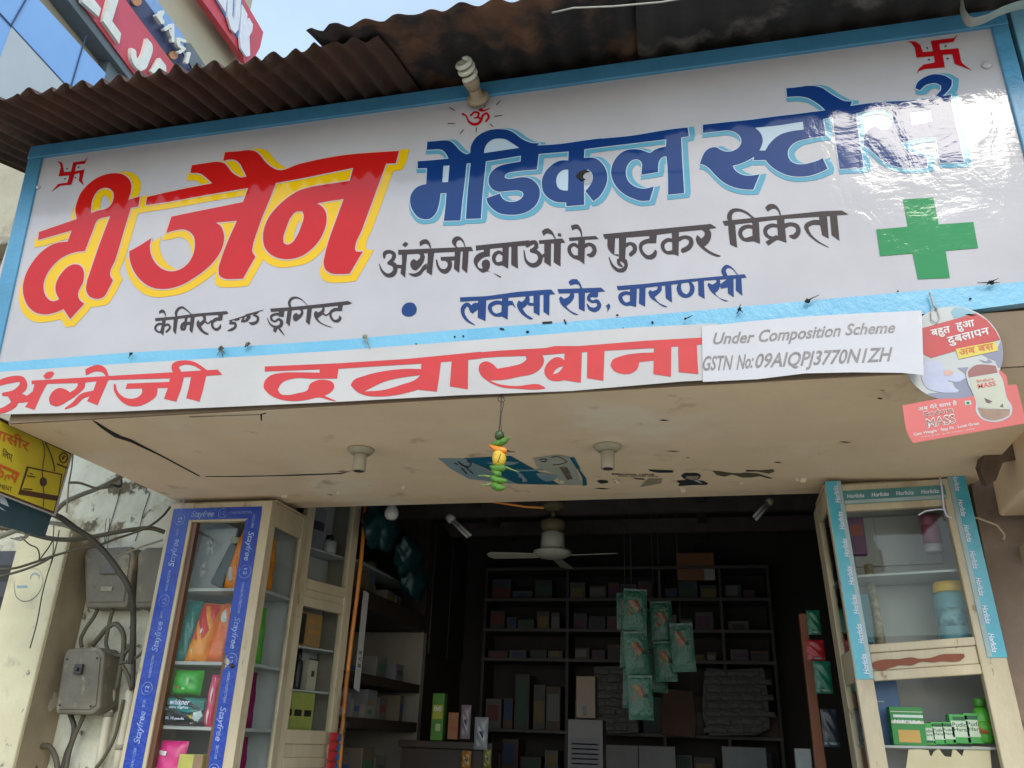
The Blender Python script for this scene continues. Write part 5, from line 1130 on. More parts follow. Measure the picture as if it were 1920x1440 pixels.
for si, (z0, ys_) in enumerate((( 1.301,(4.22,5.2)),(1.631,(4.2,5.25)),(1.851,(4.2,5.2)),(2.276,(4.25,5.1)))):
    y = ys_[0]; k = 0
    while y < ys_[1]-.12:
        w = rd.uniform(.08,.19); h = rd.uniform(.06,.19) if si else rd.uniform(.1,.22); d = rd.uniform(.02,.12); c_ = PALES[rd.randrange(5)]; k += 1
        nm = ["nearest the street","second from the street","third from the street","fourth from the street","fifth from the street","sixth from the street","seventh from the street","eighth from the street","ninth from the street"][k-1]
        t = thing("stock_box", "dim medicine box, %s on the left wall's %s shelf" % (nm, WHERE[si]), "box", (XF-.1, y+w/2, z0), GI)
        b = MB(); b.obox((XF-d-.11, y+w/2, z0+h/2+.0005), (.10,rd.uniform(-.008,.008),0), (rd.uniform(-.006,.006),w/2,0), (0,0,h/2)); b.build("carton", mat("inner_box_%d" % PALES.index(c_), c_, tuple(x*.8 for x in c_), scale=9, rough=.6), t, bevel=.002)
        b = MB(); b.box(XF-d-.0085, XF-d-.0075, y+w*.2, y+w*.8, z0+h*.35, z0+h*.65); b.build("box_label", mat("inner_label_%d" % (k % 5), [(.10,.09,.10),(.25,.05,.03),(.04,.09,.22),(.04,.15,.06),(.28,.20,.04)][k % 5], rough=.6), t)
        y += w+rd.uniform(.005,.06)
for lab, (x_, y_, z_), sz in (("dark teal polythene bag bundle hung high at the front left, nearer the bulb", (-1.70,4.12,2.58), .12), ("dark teal polythene bag bundle hung high at the front left, behind the other", (-1.66,4.45,2.50), .10), ("dark teal polythene bag drooping over the upper left shelf", (-1.72,4.75,2.42), .11)):
    bm = bmesh.new(); bmesh.ops.create_icosphere(bm, subdivisions=3, radius=1)
    r2 = random.Random(int(y_*100)); ph = [r2.uniform(0,6) for _ in range(6)]
    for v in bm.verts: n_ = 1+.25*math.sin(5*v.co.x+ph[0])*math.sin(6*v.co.z+ph[1])+.15*math.sin(11*v.co.y+ph[2]+4*v.co.z); v.co = Vector((v.co.x*.6, v.co.y*1.3, v.co.z*1.1))*n_*sz
    b = MB(); b.add([v.co+Vector((x_,y_,z_)) for v in bm.verts], [tuple(v.index for v in f.verts) for f in bm.faces]); bm.free()
    tag(b.build("bag_bundle", mat("teal_polythene", (.006,.042,.044), (.004,.026,.030), scale=14, rough=.4), smooth=True), lab, "bag", "teal bags inside the shop")
# tall dark cupboard beyond the left shelving
cb = thing("inner_cupboard", "tall dark cupboard standing beyond the left shelving", "cupboard", (-2.1, 5.85, .17))
b = MB(); b.box(-2.40, -1.83, 5.40, 6.22, .17, 2.93); b.build("carcass", INB, cb, bevel=.004)
for y0 in (5.42, 5.82): b = MB(); b.box(-1.829, -1.815, y0, y0+.38, 2.05, 2.90); b.build("door", mat("grey_brown_door", (.03,.026,.023), (.022,.019,.016), scale=4, rough=.5), cb, bevel=.003)
# back wall shelving
bs = thing("back_shelving", "dark wooden shelving across the shop's back wall", "shelving", (-.6, 6.1, .17))
SHV = mat("grey_shelf_edge", (.060,.053,.048), (.042,.037,.033), scale=6, rough=.6)
BX0, BX1 = -1.60, .40
for z in (2.71, 2.49, 2.28, 2.08, 1.62, 1.36): b = MB(); b.box(BX0, BX1, 5.95, 6.245, z-.022, z); b.build("shelf", SHV, bs, bevel=.002)
for x in (BX0, -1.0, -.35, .06, BX1-.02): b = MB(); b.box(x, x+.02, 5.955, 6.24, .17, 2.687 if x != -.35 else 2.68); b.build("upright", INB, bs)
BC = [(.060,.054,.050),(.036,.033,.031),(.085,.080,.075),(.062,.034,.018),(.026,.034,.040)]  # packet colours kept very dark: the dimness inside is part of them
k = 0
for z, h0, h1 in ((2.49,.06,.15),(2.28,.05,.13),(2.08,.04,.11),(1.62,.12,.36),(1.36,.08,.20),(1.10,.08,.2)):
    x = BX0+.04; row = {2.49:"top", 2.28:"second", 2.08:"third", 1.62:"fourth", 1.36:"fifth", 1.10:"sixth"}[z]; col_ = 0
    if z == 1.10: b = MB(); b.box(BX0, BX1, 5.95, 6.245, z-.022, z); b.build("shelf", SHV, bs, bevel=.002)
    while x < BX1-.15:
        w = rd.uniform(.06,.15); h = rd.uniform(h0,h1); col_ += 1
        if any(x < q+.02 and x+w > q for q in (-1.0, -.35, .06)): x += .04; col_ -= 1; continue
        c_ = BC[rd.randrange(5)]
        t = thing("stock_box", "dim packet, number %d from the left on the %s shelf of the back wall" % (col_, row), "box", (x+w/2, 6.05, z), GI)
        t['label'] = "dim %s packet on the back wall's %s shelf, %s from its left end" % (["grey","dark grey","pale","brown","bluish"][BC.index(c_)], row, ["first","second","third","fourth","fifth","sixth","seventh","eighth","ninth","tenth","eleventh","twelfth","thirteenth","fourteenth","fifteenth","sixteenth","seventeenth","eighteenth"][col_-1])
        b = MB(); yy = rd.uniform(5.97,6.05); b.box(x, x+w, yy, 6.2, z+.0005, z+h); b.build("carton", mat("back_box_%d" % int(c_[0]*1000), c_, tuple(v*.75 for v in c_), scale=12, rough=.6), t, bevel=.002)
        b = MB(); q0, q1 = rd.uniform(.04,.3), rd.uniform(.55,.95); b.box(x+w*rd.uniform(.03,.2), x+w*rd.uniform(.75,.97), yy-.001, yy+.001, z+h*q0, z+h*q1); b.build("box_label", mat("back_label_%d" % (col_ % 7), [(.02,.02,.022),(.10,.016,.010),(.014,.03,.085),(.012,.055,.022),(.12,.085,.010),(.12,.115,.105),(.06,.014,.05)][col_ % 7], rough=.6), t)
        x += w+rd.uniform(.004,.022)
def ibox(name, label, cat, u0, u1, v0, v1, y, d, col, grp=None, bits=(), words=()):
    p, q = AY(u0, v1, y), AY(u1, v0, y)
    return carton(name, label, grp, min(p.x,q.x), max(p.x,q.x), y, y+d, p.z, q.z, col, words, list(bits), cat=cat)
ibox("cardboard_box", "orange brown cardboard box on top of the back shelving", "box", 1270, 1338, 1036, 1088, 5.96, .22, (.22,.085,.022), None, [("white_label",(.35,.33,.33),.72,1.0,0,.4)])
NEWS = mat("grey_newsprint", (.115,.112,.105), (.065,.063,.06), scale=38, bump=.8, bscale=14, rough=.8)
def bundle(label, pts, y, m_, cat="paper bundle"):
    b = MB(); b.prism([AY(u,v,y) for u,v in pts], (0,.10,0)); r2 = random.Random(len(pts)*7+int(y*100))
    us = [p[0] for p in pts]; vs_ = [p[1] for p in pts]
    if len(pts) > 6:                                     # a tied stack of small paper packets
        for v0 in range(int(min(vs_))+12, int(max(vs_))-8, 15):
            u0 = min(us)+r2.uniform(4,14)
            while u0 < max(us)-22:
                w_ = r2.uniform(14,34); c = AY(u0+w_/2, v0, y); b.obox(c+Vector((0,.004-r2.uniform(0,.02),0)), (w_/F_PX*y*.52,r2.uniform(-.006,.006),r2.uniform(-.006,.006)), (0,.02,0), (r2.uniform(-.004,.004),0,.0165)); u0 += w_+r2.uniform(0,3)
    return tag(b.build("paper_bundle", m_, bevel=.006), label, cat, "paper bundles before the back shelves")
bundle("tall white paper bundle behind the lower green sachet string", [(1113,1250),(1168,1248),(1175,1290),(1190,1300),(1198,1374),(1140,1376),(1118,1310)], 5.80, NEWS)
bundle("crumpled grey newspaper bundle at the back right", [(1318,1290),(1325,1252),(1360,1256),(1432,1252),(1440,1300),(1444,1366),(1420,1378),(1330,1380),(1316,1340)], 5.82, NEWS)
bundle("reddish brown paper bundle right of the sachet strings", [(1244,1290),(1300,1296),(1306,1345),(1304,1384),(1240,1378)], 5.78, mat("red_brown_paper", (.075,.036,.022), (.055,.027,.017), scale=8, rough=.8))
ibox("white_carton", "long white carton low at the back, left of centre", "box", 1132, 1196, 1398, 1445, 5.7, .12, (.10,.095,.09), "white cartons low at the back")
ibox("white_carton", "long white carton low at the back, under the sachet strings", "box", 1198, 1266, 1400, 1445, 5.7, .12, (.09,.087,.085), "white cartons low at the back")
ibox("white_carton", "bluish white carton low at the back right", "box", 1356, 1436, 1402, 1450, 5.7, .12, (.10,.11,.11), "white cartons low at the back", [("dark_line",(.12,.12,.12),.15,.7,.4,.43)])
ibox("brown_carton", "small upright brown carton before the white paper bundle", "box", 1080, 1116, 1268, 1346, 4.9, .10, (.12,.07,.028), None, [("dark_slot",(.03,.02,.02),.35,.55,.05,.28)])
ibox("grey_box", "grey box with rows of dark print below the upright brown carton", "box", 1064, 1130, 1350, 1450, 4.85, .14, (.06,.05,.038), None, [("dark_panel",(.03,.03,.03),.06,.92,.0,.66)]+[("print_line",(.10,.095,.08),.12,.86,.08+.09*k,.105+.09*k) for k in range(6)])
ibox("green_box", "bright green upright carton with a yellow face on the inner counter", "box", 806, 834, 1300, 1388, 5.0, .06, (.055,.19,.010), None, [("yellow_patch",(.35,.33,.02),.1,.9,.45,.75),("white_leaf",(.35,.4,.2),.4,.8,.2,.35)], [("ENO", .2, .62, .6, .024)])
ibox("orange_box", "orange carton beside the bright green upright carton", "box", 838, 860, 1336, 1386, 5.0, .06, (.25,.09,.02), None, [("red_mark",(.3,.04,.02),.2,.8,.3,.5)])
ct = thing("inner_counter", "dark wooden counter ledge inside the shop at left, carrying bright cartons", "counter", (-1.55, 5.05, .17))
pC = AY(820, 1389, 5.0); b = MB(); b.box(-1.815, -1.25, 4.97, 5.24, pC.z-.04, pC.z-.001); b.build("counter_top", INB, ct, bevel=.004)
b = MB(); b.box(-1.80, -1.27, 5.0, 5.22, .17, pC.z-.041); b.build("counter_base", INB, ct)
for lab, u0, u1, v0, v1, col in (("white and violet pouch behind the orange carton", 862, 884, 1322, 1385, (.22,.17,.20)), ("white and navy pouch right of the violet pouch", 888, 916, 1345, 1405, (.25,.26,.28)), ("amber pouch low beneath the violet pouch", 864, 884, 1408, 1442, (.34,.16,.03)), ("olive pouch low beneath the navy pouch", 905, 922, 1405, 1440, (.20,.19,.05))):
    p, q = AY(u0, v1, 4.96), AY(u1, v0, 4.96)
    softpack("hanging_pouch", lab, "pouch", "pouches at the inner counter's end", ((p.x+q.x)/2, 4.96, p.z), q.x-p.x, q.z-p.z, .03, col, 0, 0, 0, [("dark_print", (.04,.035,.07), [(-.5,.1),(.5,.15),(.4,-.3),(-.45,-.25)])])
# strings of green sachets
SGRN = mat("green_sachet_film", (.005,.080,.044), (.004,.055,.032), scale=25, rough=.22, bump=.7)
SMOT = mat("sachet_orange_print", (.13,.035,.012), (.13,.085,.012), scale=30, rough=.35, lo=.45, hi=.6); SBAND = mat("sachet_pale_band", (.13,.19,.16), rough=.4); SBLK = mat("sachet_dark_print", (.015,.02,.015), rough=.5)
def sachets(label, u0, v0, u1, v1, n_, wpx, y):
    a, c = AY(u0, v0, y), AY(u1, v1, y); w = wpx/F_PX*(y*1.05)*1.02; t = thing("sachet_string", label, "sachet string", tuple(c), "strings of green sachets")
    for k in range(n_):
        p = a.lerp(c, k/n_); q = a.lerp(c, (k+.98)/n_); h = p.z-q.z
        vs, fs, on0 = pillow(w, h, .022, nx=6, nz=8); rt = Matrix.Rotation(rd.uniform(-.30,.30), 3, 'Z') @ Matrix.Rotation(rd.uniform(-.05,.05), 3, 'Y'); vs = [rt @ v for v in vs]; on = (lambda u_, v_, o_, f_=on0, r_=rt: r_ @ f_(u_, v_, o_)); jx, jy = rd.uniform(-.25,.25), rd.uniform(-.2,.12); b = MB(); b.add([Vector((q.x, y, q.z))+v for v in vs], fs); s_ = b.build("sachet", SGRN, t, smooth=True)
        o = Vector((q.x, y, q.z)); s_['_o'] = t['_o']
        for nm, m_, ol in (("print", SMOT, [(-.5,.55),(.3,.6),(.55,.3),(.1,-.1),(-.5,-.15)]), ("pale_band", SBAND, [(-.95,.98),(.95,.98),(.95,.88),(-.95,.88)]), ("dark_mark", SBLK, [(.35,.15),(.75,.2),(.8,.0),(.4,-.02)])):
            V, Fc = fill(crom_grid(ol if nm == 'pale_band' else [(p_[0]+jx, p_[1]+jy) for p_ in ol])); b = MB(); b.flatmesh = True; b.add([o+on(v.x, v.y, .002) for v in V], Fc); b.build(nm, m_, s_)
    b = MB(); b.tube([a, Vector((a.x, a.y, 2.99))], .0015, 5); b.build("hanging_thread", STEEL, t)
sachets("long string of green sachets hanging in mid shop, three big ones", 1184, 1104, 1203, 1352, 3, 40, 4.3)
sachets("string of green sachets half hidden just behind the longest one", 1172, 1112, 1188, 1330, 3, 36, 4.42)
sachets("shorter string of green sachets right of the long one", 1237, 1127, 1250, 1280, 2, 36, 4.5)
sachets("string of green sachets behind the shorter one, its foot showing lowest", 1226, 1142, 1234, 1300, 2, 32, 4.6)
sachets("short pair of green sachets at the right of the strings", 1276, 1168, 1284, 1262, 1, 38, 4.45)
# lamps and fan
BULB = mat("white_lamp_glass", (.62,.60,.55), rough=.25); HOLD = mat("aged_cream_plastic", (.42,.36,.25), (.34,.29,.20), scale=14, rough=.45)
t = thing("round_bulb", "white round bulb hanging unlit inside the shop's upper left corner", "bulb", tuple(AY(733, 975, 3.9)))
c = AY(733, 975, 3.9); b = MB(); b.lathe([(.004,0),(.022,.004),(.034,.018),(.037,.035),(.032,.055),(.020,.072),(.016,.085)], c, n=20); b.build("glass", BULB, t, smooth=True)
b = MB(); b.lathe([(.017,.0855),(.018,.09),(.018,.13)], c, n=16); b.build("cap", HOLD, t, smooth=True); b = MB(); b.tube([c+Vector((0,0,.13)), Vector((c.x, c.y, 2.999))], .003, 6); b.build("flex", STEEL, t)
def cfl(name, label, base, tip, r, group=None, mb_=BULB, hold=HOLD, thick=.0085, turns=2.6):
    base, tip = Vector(base), Vector(tip); ax = (tip-base).normalized(); L_ = (tip-base).length; a = ax.orthogonal().normalized(); c_ = ax.cross(a)
    t = thing(name, label, "bulb", tuple(base), group)
    b = MB(); b.lathe([(r*1.75,0),(r*1.75,L_*.05),(r*1.55,L_*.10),(r*.95,L_*.11),(r*.95,L_*.30)], base, ax, 20); b.build("lamp_holder", hold, t, smooth=True)
    b = MB(); b.lathe([(r*.9,L_*.301),(r*1.0,L_*.32),(r*1.25,L_*.46),(r*1.25,L_*.54),(r*.9,L_*.58)], base, ax, 20); b.build("ballast", hold, t, smooth=True)
    b = MB(); b.lathe([(r*.97,L_*.305),(r*.99,L_*.325)], base, ax, 20); b.build("collar_ring", STEEL, t)
    pts = []
    n_ = 64
    for k in range(n_+1):
        q = k/n_; an = q*turns*2*math.pi; rr = r*1.05*(1 if q < .9 else (1-(q-.9)*9)*.9+.1); h = L_*(.60+.38*min(1, q*1.05))
        pts.append(base+ax*h+(a*math.cos(an)+c_*math.sin(an))*max(rr, .002))
    b = MB(); b.tube(pts, thick, 10); b.build("spiral_tube", mb_, t, smooth=True); return t
CFLM = mat("cream_lamp_tube", (.66,.64,.50), (.58,.56,.43), scale=10, rough=.25)
cfl("spiral_lamp", "cream spiral bulb in a dirty holder jutting from the signboard's top rail", AY(897,187,SY-.012), AY(868,112,2.12), .024, None, CFLM, mat("dirty_beige_holder", (.38,.30,.19), (.28,.21,.13), scale=12, rough=.5), .0095)
t = thing("twin_tube_lamp", "white twin tube lamp slanting down inside the shop, left of the fan", "bulb", tuple(AY(845,972,4.6)))
a, c = AY(840,967,4.6), AY(880,1006,4.55); d = (c-a).normalized(); s_ = d.orthogonal().normalized()
b = MB(); b.lathe([(.010,0),(.026,.01),(.028,.04),(.016,.055)], a, d, 14); b.build("lamp_holder", BULB, t, smooth=True)
for q in (-1, 1): b = MB(); b.tube([a+d*.055+s_*.010*q, c+s_*.010*q], .0085, 8); b.build("tube", BULB, t, smooth=True)
t = thing("twin_tube_lamp", "dim white twin tube lamp at the ceiling's right corner", "bulb", tuple(AY(1440,935,4.5)))
a, c = AY(1448,935,4.5), AY(1415,972,4.45); d = (c-a).normalized(); s_ = d.orthogonal().normalized()
b = MB(); b.lathe([(.010,0),(.020,.01),(.020,.04)], a, d, 14); b.build("lamp_holder", HOLD, t, smooth=True)
for q in (-1, 1): b = MB(); b.tube([a+d*.04+s_*.010*q, c+s_*.010*q], .008, 8); b.build("tube", BULB, t, smooth=True)
FANW = mat("cream_fan_enamel", (.80,.77,.62), (.72,.69,.55), scale=8, rough=.35); FDIRT = mat("yellowed_fan_rod", (.30,.23,.12), (.20,.15,.08), scale=14, rough=.6)
fc = AY(1036, 1045, 5.2); fan = thing("ceiling_fan", "cream ceiling fan with a yellowed canopy hanging inside the shop", "fan", tuple(fc))
b = MB(); b.lathe([(.02,-.012),(.085,0),(.122,.022),(.122,.036),(.075,.048)], fc, n=32); b.build("hub", FANW, fan, smooth=True)
b = MB(); b.lathe([(.072,.0485),(.078,.055),(.076,.15),(.058,.162)], fc, n=28); b.build("motor", FANW, fan, smooth=True)
b = MB(); b.lathe([(.05,.1625),(.078,.185),(.082,.23),(.04,.25)], fc, n=24); b.build("lower_cup", FDIRT, fan, smooth=True)
b = MB(); b.lathe([(.016,.2505),(.016,.30)], fc, n=12); b.build("rod", FDIRT, fan, smooth=True)
b = MB(); b.lathe([(.03,.3005),(.075,.32),(.078,.352)], fc, n=24); b.build("canopy", FDIRT, fan, smooth=True)
for k, an in enumerate((-8, 112, 188)):
    an = R((-6, 86, 186)[k]); dx = Vector((math.cos(an), math.sin(an), 0)); dy = Vector((-math.sin(an), math.cos(an), 0)); tw = R(11)
    up_ = dy*math.cos(tw)+Vector((0,0,1))*math.sin(tw); b = MB(); c0 = fc+Vector((0,0,.012))
    b.prism([c0+dx*.09-up_*.035, c0+dx*.38-up_*.055, c0+dx*.415-up_*.02, c0+dx*.42+up_*.02, c0+dx*.395+up_*.048, c0+dx*.09+up_*.035], up_.cross(dx)*.004); b.build("blade", FANW, fan, bevel=.001)
# right inner wall: orange post and hung sachets
OPW = mat("orange_brown_wood", (.24,.075,.022), (.17,.05,.016), scale=7, rough=.5, stretch=(1,1,.25))
b = MB(); b.prism([AY(1498,1150,4.1), AY(1512,1150,4.1), AY(1556,1480,4.1), AY(1534,1480,4.1)], (0,.05,0)); tag(b.build("wooden_post", OPW, bevel=.003), "narrow orange brown wooden post leaning inside, left of the turquoise taped cabinet", "post")
for lab, u0, u1, v0, v1, col in (("upper green packet hung beside the orange brown post", 1516,1536,1144,1190,(.015,.15,.09)), ("red packet hung between two green ones by the post", 1514,1544,1200,1238,(.36,.02,.025)), ("lower green packet hung beside the orange brown post", 1530,1556,1240,1300,(.015,.14,.085)), ("dark packet low beside the post", 1545,1568,1330,1400,(.03,.035,.05))):
    p, q = AY(u0, v1, 3.9), AY(u1, v0, 3.9)
    softpack("hung_packet", lab, "packet", "packets hung by the post", ((p.x+q.x)/2, 3.9, p.z), q.x-p.x, q.z-p.z, .02, col, 0, 0, 0, [("pale_band", (.22,.30,.26), [(-.9,-.75),(.9,-.75),(.9,-.88),(-.9,-.88)])])
ibox("white_carton", "pale carton at the foot of the orange brown post", "box", 1494, 1520, 1404, 1450, 4.2, .05, (.24,.25,.25), "white cartons low at the back")
b = MB(); b.tube([AY(u,v,3.66) for u,v in [(745,936),(830,938),(920,940),(985,950),(1020,952)]], .006, 8); tag(b.build("orange_cable", ORP, smooth=True), "thin orange cable strung under the lintel to the fan", "cable")
b = MB(); b.prism([AY(u,v,4.05) for u,v in [(1478,1080),(1484,1070),(1492,1160),(1490,1172)]], (0,.02,0)); b.prism([AY(u,v,4.05) for u,v in [(1480,1215),(1484,1210),(1492,1280),(1488,1280)]], (0,.02,0))

# ================================================================ ON THE SOFFIT
for lab, u, v in (("empty cream lamp holder under the soffit, left of the hanging chillies", 677, 842), ("empty cream lamp holder under the soffit, right of the hanging chillies", 1139, 836)):
    c = AZ(u, v, ZS); t = thing("lamp_holder", lab, "lamp holder", tuple(c), "lamp holders under the soffit")
    b = MB(); b.lathe([(.050,0),(.050,-.006),(.036,-.020)], c, n=26); b.build("rose", HOLD, t, smooth=True)
    b = MB(); b.lathe([(.024,-.0205),(.025,-.025),(.0245,-.085),(.019,-.086)], c, n=22); b.build("socket", HOLD, t, smooth=True)
    b = MB(); b.lathe([(.0185,-.0865),(.012,-.0866)], c, n=18); b.build("socket_mouth", STEEL, t)
CRK = mat("black_crack", (.012,.009,.007), rough=.9)
def soff(txt, name, m_, parent, off=.0015, reg=None):
    P, H = parse(txt); return paint(P, H, lambda u, v: AZ(u, v, ZS-off)).build(name, m_, parent)
soff("P @x 171,787 182,792 205,806 228,818 246,824 300,852 376,893 372,893 300,855 244,829 215,820 190,803", "crack", CRK, shop)
soff("P @x 385,893 430,893 500,892 640,887 662,882 640,889 560,892 440,894.5 385,894", "crack", CRK, shop)
soff("P @x 488,777 499,774 499,775.5 491,778 491,788 489,790", "crack", CRK, shop); soff("P @x 355,781 490,777 490,778 355,783", "crack", SIDEBRN, shop)
for k, (u, v, w_, h_) in enumerate([(643,884,12,3),(1262,846,14,1.5),(1245,788,10,2),(1585,829,12,3),(1615,853,12,2.5),(1650,747,6,2.5),(1655,732,5,2),(1458,867,9,1.5),(1130,916,16,2),(1290,858,5,1.2),(1820,590,12,3),(1778,914,6,2)]):
    soff("P @x %g,%g %g,%g %g,%g %g,%g" % (u-w_, v, u-w_*.2, v-h_*.6, u+w_, v+.3*h_, u+w_*.1, v+h_*.8), "stain", CRK if k % 3 else SIDEBRN, shop)
REG['P'] = (810, 820, 6); REG['T'] = (1100, 820, 4.8)
po = thing("soffit_poster", "torn teal and pale poster stuck under the soffit behind the hanging chillies", "poster", tuple(AZ(960, 885, ZS)), "posters under the soffit")
PTEAL = mat("poster_teal", (.012,.14,.22), (.01,.11,.17), scale=12, rough=.4); PPALE = mat("poster_pale_green", (.36,.40,.32), (.44,.42,.33), scale=8, rough=.5); PGRY = mat("poster_grey_blue", (.26,.36,.38), rough=.5); PDRK = mat("poster_dark_print", (.03,.035,.04), rough=.5)
soff("P @P 70,235 360,238 680,400 960,520 860,520 420,470 200,350", "pale_part", PGRY, po, .0010)
soff("P @P 360,236 880,208 1180,375 1440,535 960,525 700,400", "teal_part", PTEAL, po, .0014)
soff("P @P 1140,235 1420,195 1570,225 1690,540 1440,536 1410,430 1180,330", "cream_part", PPALE, po, .0018)
soff("P @P 1550,228 1600,225 1670,355 1630,360\nP 1690,470 1735,475 1745,540 1695,545\nP 1640,365 1660,362 1740,470 1700,475", "teal_edge", PTEAL, po, .0024)
soff("P @P 610,285 830,270 985,280 900,312 680,308\nP 1165,410 1230,395 1420,425 1400,470 1340,490 1280,500 1200,450\nS 900,368,14 1100,372,16 1250,362,20", "pale_shape", PGRY, po, .0024)
soff("P @P 1430,335 1520,332 1585,470 1520,480", "grey_block", GBOX, po, .0026)
soff("S @P 295,275,12 350,320,16 420,330,14 440,290,12 400,270,10\nS 330,345,12 390,410,12\nS 390,345,10 460,410,10\nS 1205,258,9 1240,245,9 1290,250,9 1280,270,9 1225,270,9\nS 1340,225,7 1420,220,7 1520,275,7 1440,305,7 1360,310,7\nS 250,290,8 290,310,8", "dark_print", PDRK, po, .0030)
b = MB()
for s_, u0, v0, u1, v1, dx, dy in (("relief", 990,385,1080,500,-16,10),):
    w0, w1 = AZ(810+u0/6, 820+v0/6, ZS-.003), AZ(810+u1/6, 820+v1/6, ZS-.003); write(b, s_, w0, w1, (w1-w0).cross(Vector((0,0,1))).normalized()*-.022, .01)
b.build("white_print", PALE, po)
sc = thing("soffit_poster", "remains of a torn off poster under the soffit's rear edge, black print and dark scraps", "poster", tuple(AZ(1280, 895, ZS)), "posters under the soffit")
b = MB()
for s_, u0, v0, u1, v1 in (("Effective relief", 230,338,610,342), ("from varicose veins", 285,354,640,356)):
    w0, w1 = AZ(1100+u0/4.8, 820+v0/4.8, ZS-.002), AZ(1100+u1/4.8, 820+v1/4.8, ZS-.002); write(b, s_, w0, w1, Vector((0,-.020,0)), .015)
b.build("black_print", PDRK, sc)
soff("P @T 550,290 780,298 775,318 640,320 580,308\nP 90,395 120,383 185,388 195,410 130,418\nP 235,378 265,378 285,410 255,408\nP 405,366 520,372 515,384 450,378", "dark_scrap", PDRK, sc, .0018)
soff("P @T 560,370 680,372 670,415 600,428 480,448 520,400", "grey_scrap", SIDEBRN, sc, .0016)
OLV = mat("olive_paper_scrap", (.10,.085,.05), rough=.8)
soff("P @T 1130,300 1200,306 1300,322 1380,325 1420,318 1540,325 1680,370 1640,372 1560,350 1480,362 1400,362 1310,335 1240,355 1170,340\nP 1425,292 1560,298 1680,288 1690,310 1640,328 1540,310 1440,310", "olive_scrap", OLV, sc, .0016)
soff("C @T 850,350 870,328 940,322 1010,328 1030,345 1010,375 960,385 880,375", "hair_print", PDRK, sc, .0018); soff("C @T 890,350 1010,348 1000,375 950,384 895,372", "face_print", mat("faded_skin_print", (.40,.29,.22), rough=.6), sc, .0024)
soff("P @T 815,390 880,385 960,385 1050,392 1090,415 1080,428 960,430 830,440", "dark_jacket_print", PDRK, sc, .0021); soff("P @T 960,386 1000,388 1040,412 1030,414", "collar_print", PALE, sc, .0028)

FLK = mat("peeling_paint_flake", (.74,.62,.45), (.60,.46,.30), scale=20, rough=.8); r3 = random.Random(9)
for k in range(14):
    u, v = r3.uniform(1000,1560), r3.uniform(893,915); 
    if k > 9: u, v = r3.uniform(380,760), r3.uniform(905,928)
    c = AZ(u, v, ZS); a_ = r3.uniform(0,3.1); d1 = Vector((math.cos(a_), math.sin(a_), 0))*r3.uniform(.012,.035); d2 = Vector((-math.sin(a_), math.cos(a_), 0))*r3.uniform(.008,.02); dz = Vector((0,0,-r3.uniform(.006,.016)))
    b = MB(); vs = []
    for q in range(4): t_ = q/3; e_ = d1*t_+dz*t_*t_; vs += [c+e_-d2*(1-.4*t_)+Vector((0,0,-.0004)), c+e_+d2*(1-.3*t_)+Vector((0,0,-.0004))]
    b.add(vs, [(2*q, 2*q+1, 2*q+3, 2*q+2) for q in range(3)]); b.build("paint_flake", FLK, shop)
# ================================================================ LEMON AND CHILLIES on a thread
CY = 2.30
ch = thing("lemon_chilli_charm", "thread of green chillies, one orange chilli and a yellow lemon hanging before the soffit", "charm", tuple(AY(935, 915, CY)))
b = MB(); b.tube([AY(u,v,CY) for u,v in [(940,736),(940,752),(939,770),(937,795),(935,812)]], .0022, 6); b.tube([AY(u,v,CY) for u,v in [(944,752),(944,760),(940,775),(939,790),(940,810)]], .0013, 5)
b.tube([AY(u,v,CY) for u,v in [(934,745),(934,750),(940,755),(946,752),(944,745),(937,744)]], .0016, 5, True); b.tube([AY(u,v,CY) for u,v in [(936,812),(934,918)]], .0012, 5); b.build("thread", HK, ch, smooth=True)
CG = mat("green_chilli_skin", (.085,.22,.012), (.055,.15,.010), scale=50, rough=.4, bump=.6, bscale=90); CDG = mat("dark_chilli_skin", (.045,.075,.015), rough=.35); CO = mat("orange_chilli_skin", (.72,.16,.010), (.62,.26,.02), scale=22, rough=.25); STEM = mat("chilli_stem", (.17,.24,.05), rough=.5)
def chilli(tip, head, r, m_, stem=None, sm=STEM):
    a, c = AY(*tip, CY-.006), AY(*head, CY-.012); d = c-a; P = [a+d*t+Vector((0,0,-.006*math.sin(t*3.1))) for t in (0,.15,.35,.6,.85,1)]
    b = MB(); b.tube(P, [r*.15,r*.55,r*.85,r,r*.92,r*.45], 12); o = b.build("chilli", m_, ch, smooth=True)
    if stem: b = MB(); b.tube([c, AY(*stem[0], CY-.012), AY(*stem[1], CY-.014)], [.004,.0022,.0016], 6); sub(b, "stem", sm, o, True)
b = MB(); c = AY(936.5, 816, CY-.004); b.lathe([(.004,-.016),(.013,-.010),(.015,0),(.012,.010),(.004,.014)], c, (.3,-.2,1), 14); b.build("seed_pod", CDG, ch, smooth=True)
chilli((919,833),(952,823), .0108, CG, ((955,821),(958,819))); chilli((917,834),(951,845), .0110, CO, ((958,847),(966,847)), HK)
b = MB(); c = AY(936, 859, CY-.004); b.lathe([(.003,-.0275),(.009,-.0245),(.018,-.016),(.0215,0),(.018,.016),(.009,.024),(.004,.027)], c, n=22); lm = b.build("lemon", mat("lemon_rind", (.72,.48,.04), (.64,.40,.03), scale=60, rough=.5, bump=.4, bscale=160), ch, smooth=True)
b = MB(); b.tube([AY(933,867,CY-.024), AY(936,860,CY-.0265), AY(938.5,851,CY-.024)], .0012, 4); sub(b, "stitch", HK, lm)
chilli((918,874),(948,876), .0115, CG, ((958,880),(972,885))); chilli((922,880),(940,889), .0105, CG); chilli((952,901),(920,894), .0108, CG, ((910,892),(897,892))); chilli((948,914),(922,907), .0115, CG, ((912,909),(903,909)))
